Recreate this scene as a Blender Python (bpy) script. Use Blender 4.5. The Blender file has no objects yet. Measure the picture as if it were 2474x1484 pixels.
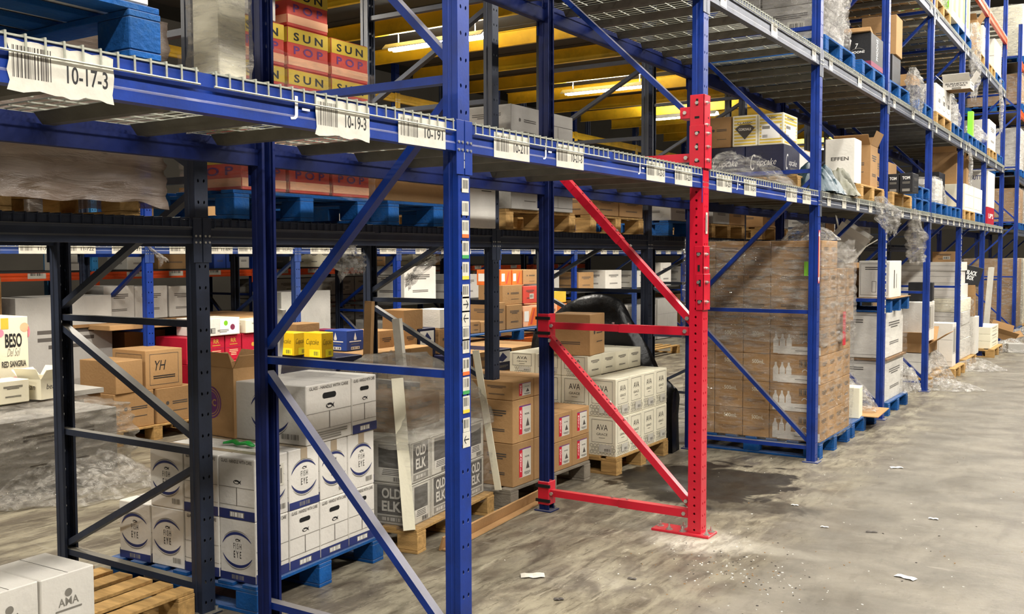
import bpy, math, random
from mathutils import Vector, Matrix, noise
R_=random.Random(7)
scn=bpy.context.scene; COL=scn.collection
# ---------------------------------------------------------------- camera
CF,CYAW,CPIT,CROL=2360.32,.5726,.052,-.0027
CP=Vector((2.2544,-3.1486,1.7318))
_fw=Vector((-math.sin(CYAW)*math.cos(CPIT),math.cos(CYAW)*math.cos(CPIT),-math.sin(CPIT)))
_rt=Vector((math.cos(CYAW),math.sin(CYAW),0)); _up=_rt.cross(_fw)
_r=_rt*math.cos(CROL)+_up*math.sin(CROL); _u=-_rt*math.sin(CROL)+_up*math.cos(CROL)
cd=bpy.data.cameras.new('camera'); cam=bpy.data.objects.new('camera',cd); COL.objects.link(cam)
cd.sensor_width=36; cd.lens=36*CF/2474; cd.clip_end=200; cd.clip_start=.05
_m=Matrix((_r,_u,-_fw)).transposed().to_4x4(); _m.translation=CP; cam.matrix_world=_m
scn.camera=cam
# ---------------------------------------------------------------- world, exposure
W=bpy.data.worlds.new('world'); scn.world=W; W.use_nodes=True
W.node_tree.nodes['Background'].inputs[0].default_value=(.80,.86,1,1)
W.node_tree.nodes['Background'].inputs[1].default_value=.018
scn.view_settings.view_transform='Standard'; scn.view_settings.look='None'
scn.view_settings.gamma=1; scn.view_settings.use_curve_mapping=False
scn.view_settings.exposure=0.35
def area(name,loc,sx,sy,power,col=(1,.95,.86),rot=(0,0,0),spread=math.pi):
    l=bpy.data.lights.new(name,'AREA'); l.shape='RECTANGLE'; l.size=sx; l.size_y=sy; l.energy=power; l.color=col; l.spread=spread
    o=bpy.data.objects.new(name,l); COL.objects.link(o); o.location=loc; o.rotation_euler=rot; return o
AISLE=[-7,-3.2,.6,4.4,8.2,12.0,15.8,19.6,23.4]
for y in AISLE:
    area('aisle_light',(1.55,y,8.3),.35,2.2,130,(1,.955,.89))
    area('far_aisle_light',(4.9,y,7.2),.35,2.2,240 if y<-2 else 210,(1,.955,.89),(0,.75,0))
MEZ=[(-4.0,-5.2),(-4.0,-1.8),(-4.0,1.6),(-4.0,5.1),(-3.85,8.65),(-4.05,11.6),(-3.6,17.6)]
for x,y in MEZ:
    area('tube_light_up',(x,y,4.02),1.15,.12,55,(1,.93,.8),(math.pi,0,0))
    area('tube_light',(x,y,3.88),1.15,.14,115,(1,.93,.82))
# pixel of the 2474x1484 frame -> point on a world plane
def _ray(x,y): return _fw+_r*((x-1237)/CF)-_u*((y-742)/CF)
def onX(x,y,c): d=_ray(x,y); return CP+d*((c-CP.x)/d.x)
def onY(x,y,c): d=_ray(x,y); return CP+d*((c-CP.y)/d.y)
# ---------------------------------------------------------------- materials
def lin(h):
    h=h.lstrip('#'); o=[]
    for i in (0,2,4):
        c=int(h[i:i+2],16)/255; o.append(c/12.92 if c<=.04045 else ((c+.055)/1.055)**2.4)
    return (*o,1)
M={}
def mat(name,col,rough=.6,metal=0,var=.15,scale=6,bump=0,bscale=60,dust=0,objvar=0,spec=.5,stretch=(1,1,1),dirt='#3a3226',dirtamt=0):
    m=bpy.data.materials.new(name); m.use_nodes=True; nt=m.node_tree; N=nt.nodes; L=nt.links; b=N['Principled BSDF']
    b.inputs['Roughness'].default_value=rough; b.inputs['Metallic'].default_value=metal; b.inputs['Specular IOR Level'].default_value=spec
    c=lin(col); tc=N.new('ShaderNodeTexCoord'); mp=N.new('ShaderNodeMapping'); mp.inputs['Scale'].default_value=stretch
    L.new(tc.outputs['Object'],mp.inputs[0])
    n=N.new('ShaderNodeTexNoise'); n.inputs['Scale'].default_value=scale; n.inputs['Detail'].default_value=5; L.new(mp.outputs[0],n.inputs[0])
    r=N.new('ShaderNodeMapRange'); r.inputs[1].default_value=.3; r.inputs[2].default_value=.7; r.inputs[3].default_value=1-var; r.inputs[4].default_value=1+var*.6; L.new(n.outputs[0],r.inputs[0])
    h=N.new('ShaderNodeHueSaturation'); h.inputs['Color'].default_value=c; L.new(r.outputs[0],h.inputs['Value']); out=h.outputs[0]
    if objvar:
        oi=N.new('ShaderNodeObjectInfo'); r2=N.new('ShaderNodeMapRange'); r2.inputs[3].default_value=1-objvar; r2.inputs[4].default_value=1+objvar*.5
        L.new(oi.outputs['Random'],r2.inputs[0]); h2=N.new('ShaderNodeHueSaturation'); L.new(out,h2.inputs['Color']); L.new(r2.outputs[0],h2.inputs['Value']); out=h2.outputs[0]
    if dirtamt:
        n2=N.new('ShaderNodeTexNoise'); n2.inputs['Scale'].default_value=scale*2.3; n2.inputs['Detail'].default_value=8; n2.inputs['Roughness'].default_value=.7; L.new(mp.outputs[0],n2.inputs[0])
        r3=N.new('ShaderNodeMapRange'); r3.inputs[1].default_value=.5; r3.inputs[2].default_value=.75; r3.inputs[4].default_value=dirtamt; L.new(n2.outputs[0],r3.inputs[0])
        mx=N.new('ShaderNodeMix'); mx.data_type='RGBA'; L.new(r3.outputs[0],mx.inputs[0]); L.new(out,mx.inputs[6]); mx.inputs[7].default_value=lin(dirt); out=mx.outputs[2]
    if dust:
        g=N.new('ShaderNodeNewGeometry'); s=N.new('ShaderNodeSeparateXYZ'); L.new(g.outputs['Normal'],s.inputs[0])
        r4=N.new('ShaderNodeMapRange'); r4.inputs[1].default_value=.3; r4.inputs[2].default_value=.8; r4.inputs[4].default_value=dust; L.new(s.outputs[2],r4.inputs[0])
        mx=N.new('ShaderNodeMix'); mx.data_type='RGBA'; L.new(r4.outputs[0],mx.inputs[0]); L.new(out,mx.inputs[6]); mx.inputs[7].default_value=lin('#8a8474'); out=mx.outputs[2]
    L.new(out,b.inputs['Base Color'])
    if bump:
        n3=N.new('ShaderNodeTexNoise'); n3.inputs['Scale'].default_value=bscale; n3.inputs['Detail'].default_value=3; L.new(mp.outputs[0],n3.inputs[0])
        bp=N.new('ShaderNodeBump'); bp.inputs['Strength'].default_value=bump; bp.inputs['Distance'].default_value=.01; L.new(n3.outputs[0],bp.inputs['Height']); L.new(bp.outputs[0],b.inputs['Normal'])
    M[name]=m; return m
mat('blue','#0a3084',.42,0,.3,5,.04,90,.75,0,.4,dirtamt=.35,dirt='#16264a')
mat('blue_rear','#081a52',.6,0,.3,5,.04,90,.3,0,.25,dirtamt=.3,dirt='#0e1424')  # darker blue used on the rear posts and rear beams
mat('blue_steel','#27407c',.42,0,.25,5,.04,90,.6,0,.5,dirtamt=.45,dirt='#3b4048')
mat('navy','#242c3e',.5,0,.3,6,.04,80,.6,0,.4,dirtamt=.3,dirt='#15171c')
mat('steel_grey','#555a67',.45,.3,.2,5,.1,80,.4,0,.5,dirtamt=.5,dirt='#3c3d40')
mat('cyan','#2f86c4',.45,0,.15,5,.1,80,.3)
mat('red','#c8142f',.3,0,.12,4,.05,80,.12,0,.6)
mat('orange','#e0501c',.4,0,.15,5,.1,80,.3)
mat('yellow_steel','#ecc22a',.5,0,.35,1.6,.1,60,0,0,.4,dirtamt=.5,dirt='#8a6c14')
mat('zinc','#c3c1b4',.42,.35,.2,8,.1,90,0,0,.5,dirtamt=.3,dirt='#7a7668')
mat('galv','#5c5a52',.5,.3,.25,8,.1,90,0,0,.4,dirtamt=.4,dirt='#4a463c')
mat('wire','#a9aa9c',.42,.3,.15,8,.1,90,0,0,.5)
mat('bolt','#c9c8c2',.3,.8,.1)
mat('dark_hole','#050607',.9)
mat('kraft','#a8845a',.85,0,.12,3,.25,40,0,.22,.2,dirtamt=.15,dirt='#8c6a42')
mat('kraft_in','#7d5e3d',.9,0,.12,3,.2,40,0,.1,.2)
mat('white_board','#d8d4cb',.7,0,.08,3,.2,50,0,.10,.3,dirtamt=.16,dirt='#a89f90')
mat('grey_board','#a7a49e',.75,0,.1,3,.2,50,0,.12,.3,dirtamt=.2,dirt='#77736b')
mat('black_board','#1b1b1e',.5,0,.2,3,.15,50,0,.1,.4)
mat('navy_board','#161a3a',.45,0,.2,3,.15,50,0,.1,.4)
mat('royal_board','#20408f',.5,0,.15,3,.15,50)
mat('red_board','#b01430',.5,0,.15,3,.15,50,0,.12,.4)
mat('coral_board','#cc4638',.55,0,.15,3,.15,50)
mat('yellow_board','#f0c414',.55,0,.1,3,.15,50)
mat('mustard_board','#d8b83a',.6,0,.1,3,.1,50)
mat('green_board','#7cc41e',.5,0,.1)
mat('mint_board','#8fc9ae',.6,0,.1)
mat('pink_board','#e88fa6',.6,0,.1)
mat('peach_board','#f0b48c',.6,0,.1)
mat('cream_board','#e6e0c8',.7,0,.06,3,.1,50,0,.06)
mat('orange_board','#e8742c',.55,0,.12)
mat('plum_board','#7a2346',.6,0,.1)
mat('tape','#c9b48c',.35,0,.1,3,0,0,0,0,.6)
mat('tape_clear','#a89880',.25,0,.1)
mat('ink','#17171a',.6,0,.05)
mat('ink_soft','#4a4540',.7,0,.1)
mat('ink_navy','#1d2a63',.55,0,.25,9)
mat('ink_white','#eeece6',.6,0,.05)
mat('ink_gold','#c89a3c',.5)
mat('ink_red','#c4132e',.5)
mat('ink_purple','#6a2f74',.5)
mat('ink_grey','#7c786f',.7)
mat('elk_white','#c0bcb0',.7,0,.1,3,.2,50,0,.06,.3,dirtamt=.2,dirt='#8f8a7e')
mat('elk_grey','#4e4b46',.7,0,.1)
mat('sticker','#cbc7ba',.5,0,.08,20,.1,60,dirtamt=.12,dirt='#8a857a')
mat('sticker_green','#3f9a55',.5); mat('sticker_orange','#e06a30',.5); mat('sticker_yellow','#e3c23c',.5); mat('lime','#8be03a',.5)
mat('pallet_blue','#135092',.75,0,.3,6,.4,60,.25,.12,.2,dirtamt=.5,dirt='#3d5a6e')
mat('pallet_wood','#b8935c',.8,0,.3,6,.4,60,.0,.15,.2,stretch=(1,6,6),dirtamt=.35,dirt='#7a5a34')
mat('pallet_grey','#7d7568',.85,0,.3,6,.4,60,.0,.15,.2,dirtamt=.35,dirt='#5a5040')
mat('wood_raw','#c9a368',.75,0,.25,6,.3,60,stretch=(1,8,8))
mat('black_bag','#0c0c0e',.38,0,.2,4,.5,25)
mat('green_tape','#1d9a3a',.3)
mat('teal_bag','#12343f',.4,0,.4,6,.5,30)
mat('camo_bag','#5f5e4c',.5,0,.4,8,.4,30)
mat('deck_dark','#2a2927',.8,0,.2)
mat('roof','#5a564e',.9,0,.2,.6)
mat('wall_paint','#6a6459',.9,0,.1,1)
mat('paper','#e8e6df',.7,0,.05)
mat('fish_white','#d9d5cd',.62,0,.08,3,.2,50,0,.07,.35,dirtamt=.14,dirt='#a89f90')
def lamp_mat():
    m=bpy.data.materials.new('tube_glow'); m.use_nodes=True; b=m.node_tree.nodes['Principled BSDF']
    b.inputs['Emission Color'].default_value=(1,.95,.85,1); b.inputs['Emission Strength'].default_value=35; M['tube_glow']=m
lamp_mat()
def film(name,base,amin,amax,sc,st,bump=.8,rough=.14):
    m=bpy.data.materials.new(name); m.use_nodes=True; nt=m.node_tree; N=nt.nodes; L=nt.links; b=N['Principled BSDF']
    b.inputs['Base Color'].default_value=lin(base); b.inputs['Roughness'].default_value=rough; b.inputs['Specular IOR Level'].default_value=.9; b.inputs['IOR'].default_value=1.85
    tc=N.new('ShaderNodeTexCoord'); mp=N.new('ShaderNodeMapping'); mp.inputs['Scale'].default_value=st; mp.inputs['Rotation'].default_value=(.25,.35,0); L.new(tc.outputs['Object'],mp.inputs[0])
    n=N.new('ShaderNodeTexNoise'); n.inputs['Scale'].default_value=sc; n.inputs['Detail'].default_value=7; n.inputs['Roughness'].default_value=.65; n.inputs['Distortion'].default_value=.6; L.new(mp.outputs[0],n.inputs[0])
    r=N.new('ShaderNodeMapRange'); r.inputs[1].default_value=.42; r.inputs[2].default_value=.72; r.inputs[3].default_value=amin; r.inputs[4].default_value=amax; L.new(n.outputs[0],r.inputs[0]); L.new(r.outputs[0],b.inputs['Alpha'])
    bp=N.new('ShaderNodeBump'); bp.inputs['Strength'].default_value=bump; bp.inputs['Distance'].default_value=.06; L.new(n.outputs[0],bp.inputs['Height']); L.new(bp.outputs[0],b.inputs['Normal'])
    M[name]=m
film('film','#d8d4cc',.04,.5,8,(1,1,4.5),1.0,.08)
film('film_heavy','#c4beb4',.15,.72,8,(1,1,4.5),1.0,.08)
film('film_white','#dedad2',.12,.85,14,(1,1,1.6),1.0,.12)
film('film_brown','#7d6a5a',.7,1.0,3,(1,1,5),.5,.3)
film('film_grey','#aaa598',.3,.7,4,(1,1,5),.8)
film('film_clear','#dcd9d2',.03,.25,6,(1,1,5))
# floor
def floor_mat():
    m=bpy.data.materials.new('concrete'); m.use_nodes=True; nt=m.node_tree; N=nt.nodes; L=nt.links; b=N['Principled BSDF']
    tc=N.new('ShaderNodeTexCoord')
    def noi(sc,det=6,st=(1,1,1),dist=0,rot=0,ro=.6):
        mp=N.new('ShaderNodeMapping'); mp.inputs['Scale'].default_value=st; mp.inputs['Rotation'].default_value=(0,0,rot); L.new(tc.outputs['Object'],mp.inputs[0])
        n=N.new('ShaderNodeTexNoise'); n.inputs['Scale'].default_value=sc; n.inputs['Detail'].default_value=det; n.inputs['Distortion'].default_value=dist; n.inputs['Roughness'].default_value=ro; L.new(mp.outputs[0],n.inputs[0]); return n.outputs[0]
    def rng(s,a,b_,c,d):
        r=N.new('ShaderNodeMapRange'); r.interpolation_type='SMOOTHSTEP'; 
        for i,v in enumerate((a,b_,c,d)): r.inputs[i+1].default_value=v
        L.new(s,r.inputs[0]); return r.outputs[0]
    def mix(f,a,b_):
        x=N.new('ShaderNodeMix'); x.data_type='RGBA'; L.new(f,x.inputs[0])
        for s,i in ((a,6),(b_,7)):
            if isinstance(s,tuple): x.inputs[i].default_value=s
            else: L.new(s,x.inputs[i])
        return x.outputs[2]
    def mth(op,a,b_):
        x=N.new('ShaderNodeMath'); x.operation=op
        for s,i in ((a,0),(b_,1)):
            if isinstance(s,(int,float)): x.inputs[i].default_value=s
            else: L.new(s,x.inputs[i])
        return x.outputs[0]
    sx=N.new('ShaderNodeSeparateXYZ'); L.new(tc.outputs['Object'],sx.inputs[0])
    wob=noi(1.7,5)
    # rack strip (x<0.2) is brownish stained, the drive aisle greyer and cleaner
    xs=mth('ADD',sx.outputs[0],mth('MULTIPLY',wob,1.3))
    strip=rng(xs,.75,1.35,1,0)
    c=mix(rng(noi(2.2,9,(1,1,1),.4),.35,.68,0,1),lin('#6c675d'),lin('#827c70'))
    c2=mix(rng(noi(3.1,9,(1.6,.7,1),.8,.9),.36,.64,0,1),lin('#5d5549'),lin('#8c8572'))
    c=mix(strip,c,c2)
    dk=mth('MULTIPLY',rng(noi(2.6,8,(2.2,.6,1),1.2,.75),.52,.72,0,.6),strip); c=mix(dk,c,lin('#352e25'))
    c=mix(mth('MULTIPLY',rng(noi(9,9,(3,.5,1),.5,.75,.75),.52,.62,0,.6),strip),c,lin('#3d352a'))
    c=mix(mth('MULTIPLY',rng(noi(6,9,(2.5,.4,1),.4,.8,.75),.56,.66,0,.5),strip),c,lin('#b9b29c'))
    # wheel scuffs and lighter streaks along the aisle
    c=mix(rng(noi(5,8,(1.5,.25,1),.3,-.25),.55,.72,0,.45),c,lin('#625d54'))
    c=mix(rng(noi(7,8,(.5,2.5,1),.3,.5),.60,.75,0,.45),c,lin('#a29c8f'))
    c=mix(rng(noi(90,3),.3,.34,.35,0),c,lin('#3a352e'))
    c=mix(rng(noi(14,9,(1,.35,1),.3,-.3,.75),.54,.64,0,.35),c,lin('#5c574e'))
    c=mix(rng(noi(60,4),.66,.74,0,.7),c,lin('#bdb8ab'))
    c=mix(rng(noi(38,4,(1,1,1),.2),.30,.36,.5,0),c,lin('#45403a'))
    def spot(x,y,rx,ry,wb,sc,seed,lo=.75,hi=1.0):
        v=N.new('ShaderNodeCombineXYZ')
        ax=mth('DIVIDE',mth('SUBTRACT',sx.outputs[0],x),rx); ay=mth('DIVIDE',mth('SUBTRACT',sx.outputs[1],y),ry)
        d=mth('SQRT',mth('ADD',mth('MULTIPLY',ax,ax),mth('MULTIPLY',ay,ay)),0)
        d=mth('ADD',d,mth('MULTIPLY',mth('SUBTRACT',noi(sc,7,(1,1,1),.8,seed),.5),wb))
        return rng(d,lo,hi,1,0)
    # oily spill under the bay beyond the red post
    c=mix(mth('MULTIPLY',spot(-.55,3.9,.75,.75,1.5,3.2,.3,.82,.92),.93),c,lin('#1f1a15'))
    c=mix(mth('MULTIPLY',spot(-.15,3.35,.75,.28,1.4,3.5,1.3,.6,1.0),.7),c,lin('#2a241d'))
    # pale grinding dust round the new base plate
    c=mix(mth('MULTIPLY',mth('MULTIPLY',spot(.02,2.38,.42,.34,1.3,5,.7,.3,1.1),rng(noi(9,8,(2,.6,1),.6,.4,.7),.38,.6,.35,1)),.62),c,lin('#cfcabb'))
    c=mix(mth('MULTIPLY',spot(.45,2.45,.35,.14,1.4,6,.2,.3,1.0),.3),c,lin('#bdb8aa'))
    L.new(c,b.inputs['Base Color'])
    L.new(rng(noi(3,6),.3,.7,.30,.6),b.inputs['Roughness']); b.inputs['Specular IOR Level'].default_value=.35
    bp=N.new('ShaderNodeBump'); bp.inputs['Strength'].default_value=.25; bp.inputs['Distance'].default_value=.01; L.new(noi(25,6),bp.inputs['Height']); L.new(bp.outputs[0],b.inputs['Normal'])
    M['concrete']=m
floor_mat()
# ---------------------------------------------------------------- mesh builder
class MB:
    def __init__(s): s.v=[];s.f=[];s.m=[];s.ms=[]
    def mi(s,m):
        if m not in s.ms: s.ms.append(m)
        return s.ms.index(m)
    def add(s,vs,fs,m):
        o=len(s.v); s.v+= [tuple(v) for v in vs]; i=s.mi(m)
        for f in fs: s.f.append(tuple(o+k for k in f)); s.m.append(i)
    def box(s,c,z,m,rot=None,bev=0):
        hx,hy,hz=z[0]/2,z[1]/2,z[2]/2; c=Vector(c)
        if bev<=0:
            vs=[Vector((x*hx,y*hy,w*hz)) for x in(-1,1) for y in(-1,1) for w in(-1,1)]
            fs=[(0,1,3,2),(4,6,7,5),(0,4,5,1),(2,3,7,6),(0,2,6,4),(1,5,7,3)]
        else:
            b=min(bev,hx*.9,hy*.9,hz*.9); vs=[];ix={}
            for x in(-1,1):
                for y in(-1,1):
                    for w in(-1,1):
                        for a in range(3):
                            p=[x*(hx-b),y*(hy-b),w*(hz-b)]; p[a]=(x*hx,y*hy,w*hz)[a]; ix[(x,y,w,a)]=len(vs); vs.append(Vector(p))
            fs=[]
            for a in range(3):
                o=[k for k in range(3) if k!=a]
                for sg in(-1,1):
                    q=[]
                    for (p1,p2) in((-1,-1),(1,-1),(1,1),(-1,1)):
                        k=[0,0,0];k[a]=sg;k[o[0]]=p1;k[o[1]]=p2;q.append(ix[(*k,a)])
                    fs.append(tuple(q) if (sg>0)==(a!=1) else tuple(q[::-1]))
                # edges parallel to a
                for p1 in(-1,1):
                    for p2 in(-1,1):
                        k0=[0,0,0];k0[o[0]]=p1;k0[o[1]]=p2;k1=k0[:];k0[a]=-1;k1[a]=1
                        fs.append((ix[(*k0,o[0])],ix[(*k1,o[0])],ix[(*k1,o[1])],ix[(*k0,o[1])]))
            for x in(-1,1):
                for y in(-1,1):
                    for w in(-1,1): fs.append(tuple(ix[(x,y,w,a)] for a in range(3)))
        if rot is not None: vs=[rot@v for v in vs]
        s.add([v+c for v in vs],fs,m)
    def prism(s,p0,p1,prof,m,up=(0,0,1),cap=True):
        p0=Vector(p0);p1=Vector(p1);d=(p1-p0).normalized();up=Vector(up)
        if abs(d.dot(up))>.98: up=Vector((0,1,0)) if abs(d.y)<.9 else Vector((1,0,0))
        r=d.cross(up).normalized();u=r.cross(d); n=len(prof)
        vs=[p0+r*a+u*b for a,b in prof]+[p1+r*a+u*b for a,b in prof]
        fs=[(i,(i+1)%n,n+(i+1)%n,n+i) for i in range(n)]
        if cap: fs+=[tuple(range(n))[::-1],tuple(range(n,2*n))]
        s.add(vs,fs,m)
    def bar(s,p0,p1,w,h,m,up=(0,0,1)): s.prism(p0,p1,[(-w/2,-h/2),(w/2,-h/2),(w/2,h/2),(-w/2,h/2)],m,up)
    def rod(s,p0,p1,r,m,n=6): s.prism(p0,p1,[(r*math.cos(2*math.pi*i/n),r*math.sin(2*math.pi*i/n)) for i in range(n)],m)
    def tube(s,pts,r,m,n=6,fl=1):
        pts=[Vector(p) for p in pts]; rings=[]
        for i,p in enumerate(pts):
            d=(pts[min(i+1,len(pts)-1)]-pts[max(i-1,0)]).normalized(); up=Vector((0,0,1)) if abs(d.z)<.9 else Vector((1,0,0))
            a=d.cross(up).normalized(); b=a.cross(d); rr=r[i] if isinstance(r,(list,tuple)) else r
            rings.append([p+a*rr*math.cos(t*2*math.pi/n)+b*rr*fl*math.sin(t*2*math.pi/n) for t in range(n)])
        vs=[v for q in rings for v in q]; fs=[]
        for i in range(len(pts)-1):
            for j in range(n): fs.append((i*n+j,i*n+(j+1)%n,(i+1)*n+(j+1)%n,(i+1)*n+j))
        fs+=[tuple(range(n)),tuple((len(pts)-1)*n+j for j in range(n))]
        s.add(vs,fs,m)
    def disc(s,c,nrm,r,t,m,n=10): c=Vector(c);nrm=Vector(nrm); s.rod(c,c+nrm*t,r,m,n)
    def mesh(s,name,smooth=False):
        me=bpy.data.meshes.new(name); me.from_pydata(s.v,[],s.f)
        for k in s.ms: me.materials.append(M[k])
        me.polygons.foreach_set('material_index',s.m)
        if smooth: me.polygons.foreach_set('use_smooth',[True]*len(s.f))
        me.update(); return me
    def obj(s,name,parent=None,smooth=False): return link(name,s.mesh(name,smooth),parent)
def link(name,data,parent=None,loc=None,rot=None):
    o=bpy.data.objects.new(name,data); COL.objects.link(o)
    if parent: o.parent=parent
    if loc is not None: o.location=loc
    if rot is not None: o.rotation_euler=rot
    return o
LABELS={}
def tag(o,label,cat,group=None,kind=None):
    o['label']=label; o['category']=cat
    if group: o['group']=group
    o['kind']=kind or 'thing'
    LABELS.setdefault(label,[]).append(o.name); return o
def empty(name,loc=(0,0,0),rz=0): return link(name,None,None,loc,(0,0,rz))
def struct(name,mb): o=mb.obj(name); o['kind']='structure'; return o
_T={}
def text_geo(s,bold=0,shear=0):
    k=(s,bold,shear)
    if k in _T: return _T[k]
    cu=bpy.data.curves.new('t','FONT'); cu.body=s; cu.offset=bold; cu.shear=shear; cu.resolution_u=3; cu.space_line=.85; cu.align_x='CENTER'
    o=bpy.data.objects.new('t',cu); COL.objects.link(o); dg=bpy.context.evaluated_depsgraph_get(); me=o.evaluated_get(dg).to_mesh()
    vs=[v.co.copy() for v in me.vertices]; fs=[tuple(p.vertices) for p in me.polygons]
    o.evaluated_get(dg).to_mesh_clear(); bpy.data.objects.remove(o); bpy.data.curves.remove(cu)
    x0=min(v.x for v in vs);x1=max(v.x for v in vs);y0=min(v.y for v in vs);y1=max(v.y for v in vs)
    g=([((v.x-x0)/(x1-x0)-.5,(v.y-y0)/(y1-y0)-.5) for v in vs],fs); _T[k]=g; return g
# canvas: draws flat prints on a face
class Cv:
    def __init__(s,mb,o,u,v,n,w,h,l0=.0012): s.mb=mb;s.o=Vector(o);s.u=Vector(u);s.v=Vector(v);s.n=Vector(n);s.w=w;s.h=h;s.l=l0;s.dx=0;s.dy=0
    def P(s,a,b): return s.o+s.u*(a+s.dx)+s.v*(b+s.dy)+s.n*s.l
    def poly(s,pts,m,fs=None):
        s.mb.add([s.P(a,b) for a,b in pts],fs or [tuple(range(len(pts)))],m); s.l+=.00012
    def rect(s,a,b,w,h,m): s.poly([(a-w/2,b-h/2),(a+w/2,b-h/2),(a+w/2,b+h/2),(a-w/2,b+h/2)],m)
    def frame(s,a,b,w,h,t,m):
        o=[(a-w/2,b-h/2),(a+w/2,b-h/2),(a+w/2,b+h/2),(a-w/2,b+h/2)]; i=[(a-w/2+t,b-h/2+t),(a+w/2-t,b-h/2+t),(a+w/2-t,b+h/2-t),(a-w/2+t,b+h/2-t)]
        s.poly(o+i,m,[(k,(k+1)%4,4+(k+1)%4,4+k) for k in range(4)])
    def disc(s,a,b,r,m,n=20,ry=None): s.poly([(a+r*math.cos(2*math.pi*i/n),b+(ry or r)*math.sin(2*math.pi*i/n)) for i in range(n)],m)
    def ring(s,a,b,r,t,m,n=24,a0=0,a1=360,ry=None,taper=False):
        ry=ry or r; k=n; pts=[]
        for i in range(k+1):
            q=math.radians(a0+(a1-a0)*i/k); tt=t*(math.sin(math.pi*i/k)**.7+.05) if taper else t
            pts+=[((a+(r)*math.cos(q)),(b+(ry)*math.sin(q))),((a+(r-tt)*math.cos(q)),(b+(ry-tt)*math.sin(q)))]
        s.poly(pts,m,[(2*i,2*i+2,2*i+3,2*i+1) for i in range(k)])
    def text(s,t,a,b,w,h,m,bold=.02,shear=0,rot=False):
        g=text_geo(t,bold,shear)
        if rot: pts=[(a-y*w,b+x*h) for x,y in g[0]]
        else: pts=[(a+x*w,b+y*h) for x,y in g[0]]
        s.poly(pts,m,g[1])
    def bars(s,a,b,w,h,m='ink',n=22,seed=1):
        r=random.Random(seed); x=a-w/2; vs=[];fs=[]
        ws=[r.choice((1,1,2,3)) for _ in range(2*n)]; tot=sum(ws)
        for i,q in enumerate(ws):
            d=w*q/tot
            if i%2==0:
                k=len(vs); vs+=[(x,b-h/2),(x+d,b-h/2),(x+d,b+h/2),(x,b+h/2)]; fs.append((k,k+1,k+2,k+3))
            x+=d
        s.poly(vs,m,fs)
    def lines(s,a,b,w,h,n,m='ink_soft',seed=2):
        r=random.Random(seed); vs=[];fs=[]
        for i in range(n):
            y=b+h/2-h*(i+.5)/n; ww=w*r.uniform(.6,1); k=len(vs); t=h/n*.25
            vs+=[(a-ww/2,y-t),(a+ww/2,y-t),(a+ww/2,y+t),(a-ww/2,y+t)]; fs.append((k,k+1,k+2,k+3))
        s.poly(vs,m,fs)
def canvases(mb,w,d,h):
    return {'F':Cv(mb,(0,-d/2,h/2),(1,0,0),(0,0,1),(0,-1,0),w,h),'R':Cv(mb,(w/2,0,h/2),(0,1,0),(0,0,1),(1,0,0),d,h),
            'B':Cv(mb,(0,d/2,h/2),(-1,0,0),(0,0,1),(0,1,0),w,h),'L':Cv(mb,(-w/2,0,h/2),(0,-1,0),(0,0,1),(-1,0,0),d,h),'T':Cv(mb,(0,0,h),(1,0,0),(0,1,0),(0,0,1),w,d)}
# ------------------------------------------------ print designs: f(canvas)
def d_none(c): pass
def d_logo(c):  # small crest and two lines
    s=min(c.w,c.h); c.disc(-c.w*.22,.02,s*.055,'ink_soft'); c.lines(c.w*.12,.02,c.w*.42,s*.11,2); c.lines(c.w*.12,-.06,c.w*.4,s*.04,1)
def d_lines(c): c.lines(0,c.h*.2,c.w*.6,c.h*.16,3); c.lines(0,-c.h*.2,c.w*.5,c.h*.08,2)
def d_seams(c):
    c.rect(0,c.h*.12,c.w*.98,.003,'ink_soft'); c.rect(-c.w*.02,-c.h*.15,.003,c.h*.5,'ink_soft'); c.rect(0,-c.h*.38,c.w*.98,.003,'ink_soft')
def d_fish(c,s):
    c.disc(0,0,s,'ink',14,s*.5); c.poly([(s*.7,0),(s*1.45,s*.55),(s*1.2,0),(s*1.45,-s*.55)],'ink'); c.disc(.0,-s*.12,s*.62,'fish_white',12,s*.22); c.disc(-s*.62,s*.1,s*.12,'fish_white',8)
def d_eye(c,strip=False,code=True):
    s=min(c.w,c.h); cy=.02*s
    for t in(1,): c.ring(0,cy,s*.455,s*.018,'ink_grey',20,150,45,s*.40,True); c.ring(0,cy,s*.455,s*.02,'ink_grey',20,-145,-30,s*.42,True)
    c.ring(0,cy,s*.44,s*.055,'ink_navy',24,165,28,s*.37,True); c.ring(0,cy,s*.44,s*.06,'ink_navy',24,-163,-22,s*.38,True)
    c.dy=cy+s*.20; d_fish(c,s*.06); c.dy=0
    c.text('F I S H',0,cy+s*.075,s*.22,s*.12,'ink',.0); c.text('E Y E',0,cy-s*.10,s*.21,s*.14,'ink',.0)
    if strip: c.rect(0,-c.h*.435,c.w*.99,c.h*.125,'ink_navy'); c.bars(0,-c.h*.435,c.w*.34,c.h*.07,'ink_grey',14); 
    elif code: c.bars(c.w*.28,-c.h*.37,c.w*.24,c.h*.09,'ink_grey',16)
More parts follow.
